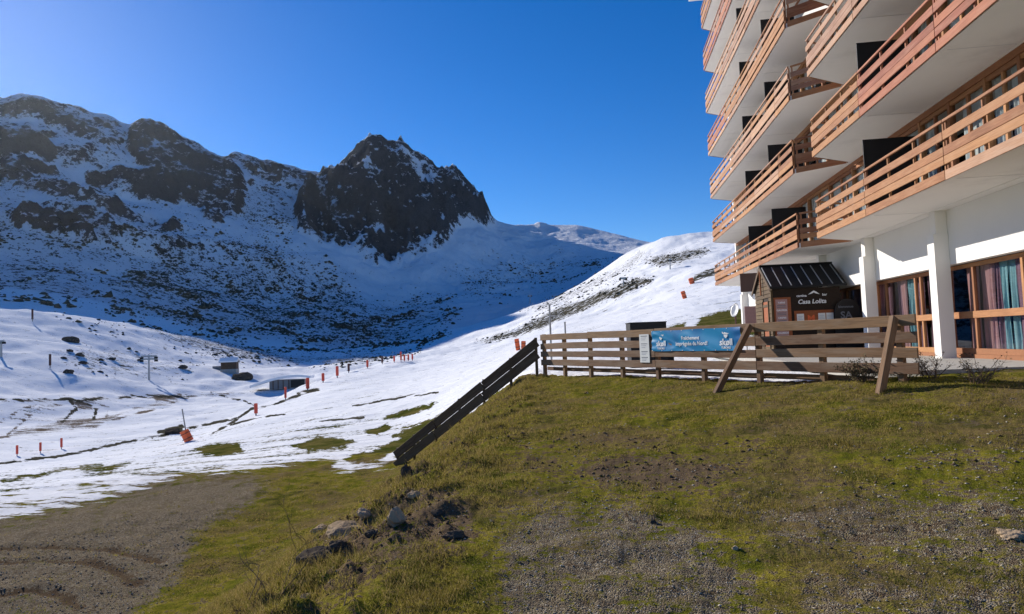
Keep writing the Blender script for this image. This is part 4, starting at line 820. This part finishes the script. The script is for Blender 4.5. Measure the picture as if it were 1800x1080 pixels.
# ------------------------------------------------------------------ huts in the valley
def hut(x, y, wpx, hpx, label, name='lift_hut', open_=.6):
    p, r = hit(x, y); k = r / FPX; w, h, d = wpx * k, hpx * k, wpx * k * .75; X = Vector((1, .15, 0)).normalized(); Yv = Vector((-.15, 1, 0)).normalized(); ax = (X, Yv, UP)
    t = thing(name, p, label, 'hut')
    c = p + UP * (h * .36)
    m = MB(); m.box(p + UP * (h * .12) , (w, d, h * .36), ax); m.build('base_wall', 'concrete', t)
    m = MB(); m.box(p + UP * (h * .55) + Yv * .1, (w * .96, d * .9, h * .5), ax); b = m.build('cabin', 'dark_wood', t)
    m = MB(); m.box(p + UP * (h * .56) - Yv * (d * .36) , (w * .7, d * .02, h * .26), ax); m.build('window', 'window_glass', b)
    m = MB(); z0 = h * .80
    vs = [p + X * (sx * w * .58) + Yv * (sy * d * .6) + UP * (z0) for sx in (-1, 1) for sy in (-1, 1)] + [p + X * (sx * w * .58) + UP * (h * 1.06) for sx in (-1, 1)]
    m.add(vs, [(0, 4, 1), (2, 3, 5), (0, 2, 5, 4), (1, 4, 5, 3), (0, 1, 3, 2)]); m.build('roof', 'dark_wood', t)
    m = MB(); vs = [v + UP * .12 for v in vs]; vs2 = [v + UP * (h * .10) for v in vs]
    m.add(vs + vs2, [(0, 1, 3, 2), (6, 10, 11, 8), (7, 9, 11, 10), (6, 7, 10), (8, 11, 9), (0, 2, 8, 6), (1, 7, 9, 3), (0, 6, 7, 1), (2, 3, 9, 8)]); m.build('snow_cover', 'snow_cap', t)
    return p, k, t
p, k, t = hut(404, 656, 24, 21, 'small dark lift hut with snowy roof on the valley floor')
m = MB(); m.tube([p + Vector((-14 * k, 2, -.3)), p + Vector((-14 * k, 2, 26 * k))], .8 * k, 6); m.build('mast', 'steel', t)
m = MB(); m.box(p + Vector((-24 * k, 3, 7 * k)), (17 * k, 8 * k, 9 * k)); m.build('drive_station', 'pole_grey', t)
p, r = hit(508, 682); k = r / FPX; t = thing('snow_covered_shed', p, 'long low shed with curved snow covered roof and dark opening', 'shed')
X = Vector((1, .1, 0)).normalized(); Yv = Vector((-.1, 1, 0)).normalized(); ax = (X, Yv, UP)
m = MB(); m.box(p + X * (0 * k) + UP * (6 * k), (56 * k, 26 * k, 15 * k), ax); m.build('wall', 'pole_grey', t)
m = MB(); m.box(p + X * (17 * k) + UP * (7 * k) - Yv * (13.2 * k), (22 * k, .8 * k, 12 * k), ax); m.build('opening', 'black_panel', t)  # black slab on the solid front, painting the shade inside the opening
for q in (-22, -14, -6, 3): m = MB(); m.box(p + X * (q * k) + UP * (6 * k) - Yv * (13.3 * k), (1.4 * k, .8 * k, 15 * k), ax); m.build('post', 'dark_wood', t)
m = MB(); n = 14; vs = []
for sy in (-1, 1):
    for i in range(n + 1):
        a = i / n; vs.append(p + X * ((-58 + 96 * a) * k) + Yv * (sy * 17 * k) + UP * ((3 + 15 * math.sin(min(1, a * 1.25) * math.pi * .5) - (3 * (a - .8) / .2 if a > .8 else 0)) * k))
nn = n + 1; vs = vs + [v + UP * 4 * k for v in vs]
m.add(vs, [(i, i + 1, nn + i + 1, nn + i) for i in range(n)] + [(2 * nn + i, 3 * nn + i, 3 * nn + i + 1, 2 * nn + i + 1) for i in range(n)] + [(i, 2 * nn + i, 2 * nn + i + 1, i + 1) for i in range(n)] + [(nn + i, nn + i + 1, 3 * nn + i + 1, 3 * nn + i) for i in range(n)] + [(0, nn, 3 * nn, 2 * nn), (n, 2 * nn + n, 3 * nn + n, nn + n)]); m.build('roof_snow', 'snow_cap', t, smooth=False)
# ------------------------------------------------------------------ rocks
def rock_mesh(name, rad, seed, mat, flat=.7, sub=3, parent=None, loc=None):
    bm = bmesh.new(); bmesh.ops.create_icosphere(bm, subdivisions=sub, radius=1)
    rr = random.Random(seed); pl = [(Vector((rr.gauss(0, 1), rr.gauss(0, 1), rr.gauss(0, 1))).normalized(), rr.uniform(.55, .85)) for _ in range(9)]
    for v in bm.verts:
        for nrm, d in pl:
            e = v.co.dot(nrm) - d
            if e > 0: v.co -= nrm * e * .9
        n_ = float(fbm(np.array([v.co.x * 2 + seed]), np.array([v.co.y * 2 + v.co.z * 1.7]), 3, seed)[0]); v.co *= 1 + .30 * n_
        v.co = Vector((v.co.x * rad[0], v.co.y * rad[1], v.co.z * rad[2]))
    me = bpy.data.meshes.new(name); bm.to_mesh(me); bm.free(); me.materials.append(MATS[mat])
    return link(bpy.data.objects.new(name, me), parent, Matrix.Translation(loc) @ Matrix.Rotation(rr.uniform(0, 6), 4, 'Z'))
HR = [(124, 601, 13, 'largest dark rock on the left snow hill'), (119, 656, 10, 'dark rock low on the left snow hill under the rock cluster'), (140, 626, 7, 'small rock right of centre in the hill rock cluster'), (122, 618, 6, 'small rock just under the largest hill rock'), (146, 640, 7, 'small rock at the lower middle of the hill rock cluster'), (196, 633, 7, 'dark rock at the right side of the hill rock cluster'), (178, 634, 5, 'small rock left of the right rock on the hill'), (112, 631, 5, 'small rock at the left of the hill rock cluster'), (320, 648, 8, 'dark rock between the T pylon and the hut'), (378, 625, 5, 'small dark rock above the hut'), (303, 763, 15, 'dark rocky clump on the crest beside the orange snow gun'), (425, 667, 20, 'broad dark rock mound in front of the small hut'), (176, 655, 5, 'little rock below the hill cluster near the track'), (245, 634, 4, 'tiny rock left of the T pylon top')]
for i, (x, y, w, lb) in enumerate(HR):
    p, r = hit(x, y); k = r / FPX; tag(rock_mesh('rock', (w * k, w * k * .8, w * k * .52), 100 + i, 'dark_stone', loc=p + UP * w * k * .12), lb, 'rock', 'dark rocks in the snow')
BR = [(694, 918, 19, 20, 'pale upright boulder on the grassy bank below the sloping fence', 'stone'), (604, 938, 44, 15, 'long flat slab of rock at the edge of the bank', 'stone'), (562, 932, 17, 7, 'small flat pale stone on the grass left of the rock slab', 'stone'), (556, 985, 34, 17, 'dark earthy boulder under the lip of the bank', 'dark_stone'), (715, 836, 11, 17, 'dark stump like rock at the foot of the sloping fence', 'dark_stone'), (1777, 943, 20, 9, 'brown pointed stone lying on the gravel at the right edge', 'stone'), (536, 1052, 14, 7, 'small pale stone at the bottom of the bank', 'stone'), (800, 945, 22, 11, 'dark clod beside the gravel patch', 'dark_stone'), (640, 905, 16, 9, 'angular brown rock half buried above the flat slab', 'stone'), (664, 888, 12, 8, 'small dark rock between the slab and the upright boulder', 'dark_stone'), (590, 962, 20, 9, 'brown rock half sunk in soil under the flat slab', 'dark_stone'), (728, 872, 12, 7, 'small brown stone above the upright boulder', 'stone'), (652, 940, 14, 7, 'earthy stone right below the flat slab', 'dark_stone'), (770, 905, 16, 8, 'dark clod above the one beside the gravel', 'dark_stone'), (1292, 965, 7, 4, 'tiny light stone on the gravel', 'stone'), (1148, 920, 8, 5, 'tiny dark stone on the gravel', 'dark_stone')]
for i, (x, y, w, h, lb, mt) in enumerate(BR):
    p, r = hit(x, y); k = r / FPX; tag(rock_mesh('boulder', (w * k, w * k * .9, h * k), 200 + i, mt, loc=p + UP * h * k * .12, sub=4), lb, 'rock')
# ------------------------------------------------------------------ bare shrubs and stems
def shrub(p, h, n, spread, label, leaves=0, seed=0, name='bare_shrub', thick=.006):
    rr = random.Random(seed); t = thing(name, p, label, 'shrub'); m = MB(); lf = MB()
    def grow(a, d, ln, rad, lvl):
        b = a; pts = [a]
        for _ in range(3):
            d = (d + Vector((rr.gauss(0, .16), rr.gauss(0, .16), rr.gauss(0, .08)))).normalized(); b = b + d * ln / 3; pts.append(b)
        m.tube(pts, [rad, rad * .8, rad * .65, rad * .45], 4, cap=False)
        if lvl > 0:
            for _ in range(rr.randint(2, 3)): grow(pts[rr.randint(1, 3)], (d + Vector((rr.gauss(0, .6), rr.gauss(0, .6), rr.gauss(.1, .35)))).normalized(), ln * rr.uniform(.4, .65), rad * .55, lvl - 1)
        if leaves:
            for _ in range(leaves):
                c = pts[rr.randint(1, 3)] + Vector((rr.gauss(0, .03), rr.gauss(0, .03), rr.gauss(0, .03))); e = Vector((rr.gauss(0, 1), rr.gauss(0, 1), rr.gauss(0, 1))).normalized() * .022; g = e.orthogonal().normalized() * .012
                lf.add([c - e, c + g, c + e, c - g], [(0, 1, 2, 3)])
    for i in range(n):
        th = rr.uniform(0, 6.28); grow(p + Vector((rr.gauss(0, .06), rr.gauss(0, .06), -.03)), Vector((math.cos(th) * spread, math.sin(th) * spread, 1)).normalized(), h * rr.uniform(.6, 1), thick, 2)
    m.build('stems', 'twig', t)
    if leaves: lf.build('leaves', 'dry_leaf', t)
for x, y, d_, h, n, lv, lb in ((1518, 672, 0, .50, 12, 7, 'leafy dry shrub in front of the fence left of the right brace'), (1590, 668, 0, .5, 9, 2, 'bare twiggy shrub just right of the right brace'), (1640, 664, 0, .55, 12, 0, 'bare shrub between the fence end and the white column'), (1722, 675, 0, .60, 16, 0, 'bare shrub at the terrace kerb in front of the big window')):
    p, r = hit(x, y); shrub(p, h * .62 * r / 12., int(n * 1.2), .6, lb, lv + 1, x, thick=.008)
for x, y, h, n, lb in ((470, 1050, .45, 4, 'bare branching stem on the bank at the bottom left'), (535, 960, .55, 3, 'thin bare stem rising left of the dark boulder'), (440, 1075, .35, 3, 'short bare stem at the very bottom of the bank'), (600, 1075, .25, 3, 'small dry stem low in the foreground grass')):
    p, r = hit(x, y); shrub(p, h * r / 6., n, .8, lb, 0, x + y, 'dry_stem', .004)
# ------------------------------------------------------------------ grass, pebbles, scree
def scatter_points(n, rmin, rmax, a0=-43, a1=43):
    a = rng.uniform(a0, a1, n) * D_; r = np.exp(rng.uniform(math.log(rmin), math.log(rmax), n)) if False else (rmin ** .45 + rng.random(n) * (rmax ** .45 - rmin ** .45)) ** (1 / .45)
    X, Y, z, bank, rock, scr, s = H(a, r); P = np.stack([X, Y, z], -1); px, py = proj(P); return X, Y, z, bank, s, px, py, r
def tri_object(name, V, tris, mat, smooth=False):
    me = bpy.data.meshes.new(name); me.vertices.add(len(V)); me.vertices.foreach_set('co', V.astype(np.float32).ravel()); q = tris.astype(np.int32)
    me.loops.add(q.size); me.loops.foreach_set('vertex_index', q.ravel()); me.polygons.add(len(q)); me.polygons.foreach_set('loop_start', np.arange(0, q.size, 3, dtype=np.int32)); me.polygons.foreach_set('loop_total', np.full(len(q), 3, np.int32))
    me.update(calc_edges=True); me.materials.append(MATS[mat]); o = link(bpy.data.objects.new(name, me)); o['kind'] = 'stuff'; return o
def ground_masks(px, py, X, Y, r, s, z):
    wx = px + 7 * fbm(X / (r * .03), Y / (r * .03), 3, 171); wy = py + 4 * fbm(X / (r * .03), Y / (r * .03), 3, 172)
    g = np.zeros(len(px)); d = np.zeros(len(px))
    for p, a, w in GRAVEL: g = np.maximum(g, a * poly_mask(wx, wy, p, w))
    for p, a, w in DIRT: d = np.maximum(d, a * poly_mask(wx, wy, p, w))
    sn = poly_mask(wx, wy, SNOW_EDGE, 9) * (s > 2.6) * (r > 15); o = (X - FR[0]) * fn[0] + (Y - FR[1]) * fn[1]; sn = np.maximum(sn, (o < -.05) & (Y > 11.6)); sn = np.maximum(sn, (Y > 12.1) & (X > 7.4))
    return g, d, sn
def blades(name, n, rmin, rmax, mat, hmin, hmax, wid, dry):
    X, Y, z, bank, s, px, py, r = scatter_points(n, rmin, rmax); g, d, sn = ground_masks(px, py, X, Y, r, s, z)
    cl = fbm(X * 1.1, Y * 1.1, 4, 301) + .5 * fbm(X * 6, Y * 6, 2, 311)
    keep = (rng.random(n) < np.clip(.55 + 1.3 * cl - 1.0 * g - 1.3 * d + .25 * bank, .02, 1)) & (sn < .3)
    if dry: keep &= (fbm(X * .9 + 7, Y * .9, 3, 321) + .45 * bank + .4 * fbm(X * 5, Y * 5, 2, 331) > .12)
    X, Y, z, bank, r, cl = X[keep], Y[keep], z[keep], bank[keep], r[keep], cl[keep]; k = len(X)
    h = rng.uniform(hmin, hmax, k) * (.75 + .9 * np.clip(cl, 0, 1) + .9 * bank); w = wid * rng.uniform(.6, 1.3, k) * np.clip(r / 6, .8, 3.)
    th = rng.uniform(0, 6.283, k); ln = rng.uniform(.2, 1.1, k) * h; ph = rng.uniform(0, 6.283, k)
    B = np.stack([X, Y, z + EYE - .005], -1); dv = np.stack([np.cos(th), np.sin(th), th * 0], -1) * w[:, None] / 2; tip = B + np.stack([np.cos(ph) * ln, np.sin(ph) * ln, h], -1)
    V = np.stack([B - dv, B + dv, tip], 1).reshape(-1, 3); tri_object(name, V, np.arange(3 * k).reshape(-1, 3), mat)
o1 = blades('grass', 620000, 2.4, 26, 'grass_blade', .016, .055, .0068, False)
o2 = blades('dry_grass', 330000, 2.4, 24, 'dry_blade', .022, .085, .0052, True)
def stones(name, n, rmin, rmax, smin, smax, mat, thr):
    X, Y, z, bank, s, px, py, r = scatter_points(n, rmin, rmax); g, d, sn = ground_masks(px, py, X, Y, r, s, z)
    keep = (rng.random(n) < np.clip((g * 1.2 + .3 * d + thr + .1 * bank + .3 * fbm(X * 1.5, Y * 1.5, 3, 401)) if thr >= 0 else (d * (.55 + 1.6 * fbm(X * 1.8, Y * 1.8, 3, 403)) - .12 + .25 * bank), 0, 1)) & (sn < .3); X, Y, z, r = X[keep], Y[keep], z[keep], r[keep]; k = len(X)
    sz = smin * (smax / smin) ** (rng.random(k) ** 2.2) * np.clip(r / 6, .8, 2.2)
    base = np.array([(1, 0, 0), (.3, .95, 0), (-.8, .6, 0), (-.8, -.6, 0), (.3, -.95, 0), (.1, 0, .75), (0, 0, -.5)], float)
    V = base[None] * (1 + rng.normal(0, .22, (k, 7, 1))) ; th = rng.uniform(0, 6.283, k); c_, s_ = np.cos(th), np.sin(th); asp = rng.uniform(.55, 1, k)
    x, y = V[:, :, 0], V[:, :, 1] * asp[:, None]; V = np.stack([x * c_[:, None] - y * s_[:, None], x * s_[:, None] + y * c_[:, None], V[:, :, 2] * rng.uniform(.5, 1, k)[:, None]], -1) * sz[:, None, None] + np.stack([X, Y, z + EYE + .15 * sz], -1)[:, None, :]
    t0 = np.array([(0, 1, 5), (1, 2, 5), (2, 3, 5), (3, 4, 5), (4, 0, 5), (1, 0, 6), (2, 1, 6), (3, 2, 6), (4, 3, 6), (0, 4, 6)])
    tri_object(name, V.reshape(-1, 3), (t0[None] + 7 * np.arange(k)[:, None, None]).reshape(-1, 3), mat)
stones('gravel', 100000, 2.4, 22, .004, .015, 'pebble', .0)
T = NT('soil'); c = T.coord(); T.fin(T.mix(T.step(T.noise(c, 9., 3), .35, .65), (.07, .047, .03), (.19, .135, .085)), .95, 0.)
stones('soil_clods', 90000, 3, 22, .005, .026, 'soil', -1.)

def scrub_clumps(name, n, rmin, rmax, polys, smin, smax, mat):
    """low bushes and stones poking out of the snow on the slopes"""
    a = rng.uniform(-40, 20, n) * D_; r = np.sqrt(rng.uniform(rmin ** 2, rmax ** 2, n)); X, Y, z, bank, rock, scr, s = H(a, r); px, py = proj(np.stack([X, Y, z], -1))
    d = np.zeros(n)
    for p, w_, sft in polys: d = np.maximum(d, w_ * poly_mask(px, py, p, sft))
    d = d * np.clip(.55 + 2.2 * fbm(X / 75, Y / 75, 4, 501), 0.03, 1.4); keep = rng.random(n) < d; X, Y, z, r = X[keep], Y[keep], z[keep], r[keep]; k = len(X)
    sz = (smin + (smax - smin) * rng.random(k) ** 2.5) * np.clip(.8 + 1.2 * fbm(X / 40, Y / 40, 2, 511), .5, 1.6)
    V = np.array([(1, 0, 0), (.3, .95, 0), (-.8, .6, 0), (-.8, -.6, 0), (.3, -.95, 0), (.35, .1, .6), (-.4, -.15, .7), (0, 0, -.5)])[None] * (1 + rng.normal(0, .28, (k, 8, 1))); th = rng.uniform(0, 6.283, k); c_, s_ = np.cos(th), np.sin(th)
    V = np.stack([V[:, :, 0] * c_[:, None] - V[:, :, 1] * s_[:, None], V[:, :, 0] * s_[:, None] + V[:, :, 1] * c_[:, None], V[:, :, 2] * rng.uniform(.6, 1.1, k)[:, None]], -1) * sz[:, None, None] + np.stack([X, Y, z + EYE], -1)[:, None, :]
    t0 = np.array([(0, 1, 5), (1, 2, 6), (1, 6, 5), (2, 3, 6), (3, 4, 6), (4, 5, 6), (4, 0, 5), (1, 0, 7), (2, 1, 7), (3, 2, 7), (4, 3, 7), (0, 4, 7)])
    tri_object(name, V.reshape(-1, 3), (t0[None] + 8 * np.arange(k)[:, None, None]).reshape(-1, 3), mat)
plain('scrub', (.06, .058, .042), .95, 0., var=.5, scale=.05)
scrub_clumps('mountain_scrub', 70000, 470, 1150, [([(150, 500), (290, 430), (450, 425), (570, 478), (660, 520), (795, 540), (770, 592), (700, 618), (600, 628), (450, 610), (300, 572), (200, 540)], .85, 30), ([(-40, 300), (300, 380), (520, 400), (520, 470), (150, 470), (150, 545), (-40, 545)], .30, 30), ([(800, 470), (1000, 440), (1080, 455), (980, 515), (820, 525)], .25, 20), ([(420, 320), (540, 340), (500, 410), (420, 420)], .5, 15)], .9, 3.2, 'scrub')
scrub_clumps('valley_scrub', 26000, 200, 560, [([(100, 560), (260, 575), (420, 603), (560, 620), (740, 612), (720, 630), (620, 645), (480, 640), (380, 630), (300, 606), (150, 580)], .75, 10), ([(100, 615), (240, 608), (350, 640), (330, 662), (200, 662), (105, 655)], .55, 12), ([(200, 560), (330, 590), (480, 640), (360, 640), (220, 600)], .18, 15), ([(830, 602), (900, 580), (960, 548), (1060, 510), (1110, 490), (1155, 486), (1142, 502), (1060, 534), (960, 576), (880, 602)], .9, 6), ([(1120, 460), (1200, 438), (1250, 434), (1245, 452), (1160, 472)], .6, 6), ([(920, 545), (1060, 482), (1130, 438), (1145, 450), (1060, 505), (950, 552)], .45, 10), ([(1140, 545), (1240, 515), (1310, 515), (1310, 560), (1200, 570)], .22, 12), ([(1205, 494), (1262, 462), (1265, 492), (1220, 500)], .8, 5)], .25, 1.1, 'scrub')

# ------------------------------------------------------------------ thin mountain air
zmin = min(min(v.co.z for v in o.data.vertices) for o in (g_ob, s_ob, m_ob)); zmax = max(max(v.co.z for v in m_ob.data.vertices), 40)
m = MB(); m.box((0, 1500, (zmin - 1 + zmax + 8) / 2), (7200, 3400, zmax + 8 - zmin + 1))
T = NT('air'); T.t.nodes.remove(T.b); pv = T.n('ShaderNodeVolumePrincipled'); pv.inputs['Color'].default_value = (.80, .90, 1, 1); pv.inputs['Density'].default_value = .000010; pv.inputs['Anisotropy'].default_value = .7; T.l(pv.outputs[0], T.out.inputs['Volume'])
tag(m.build('haze', 'air'), kind='stuff')
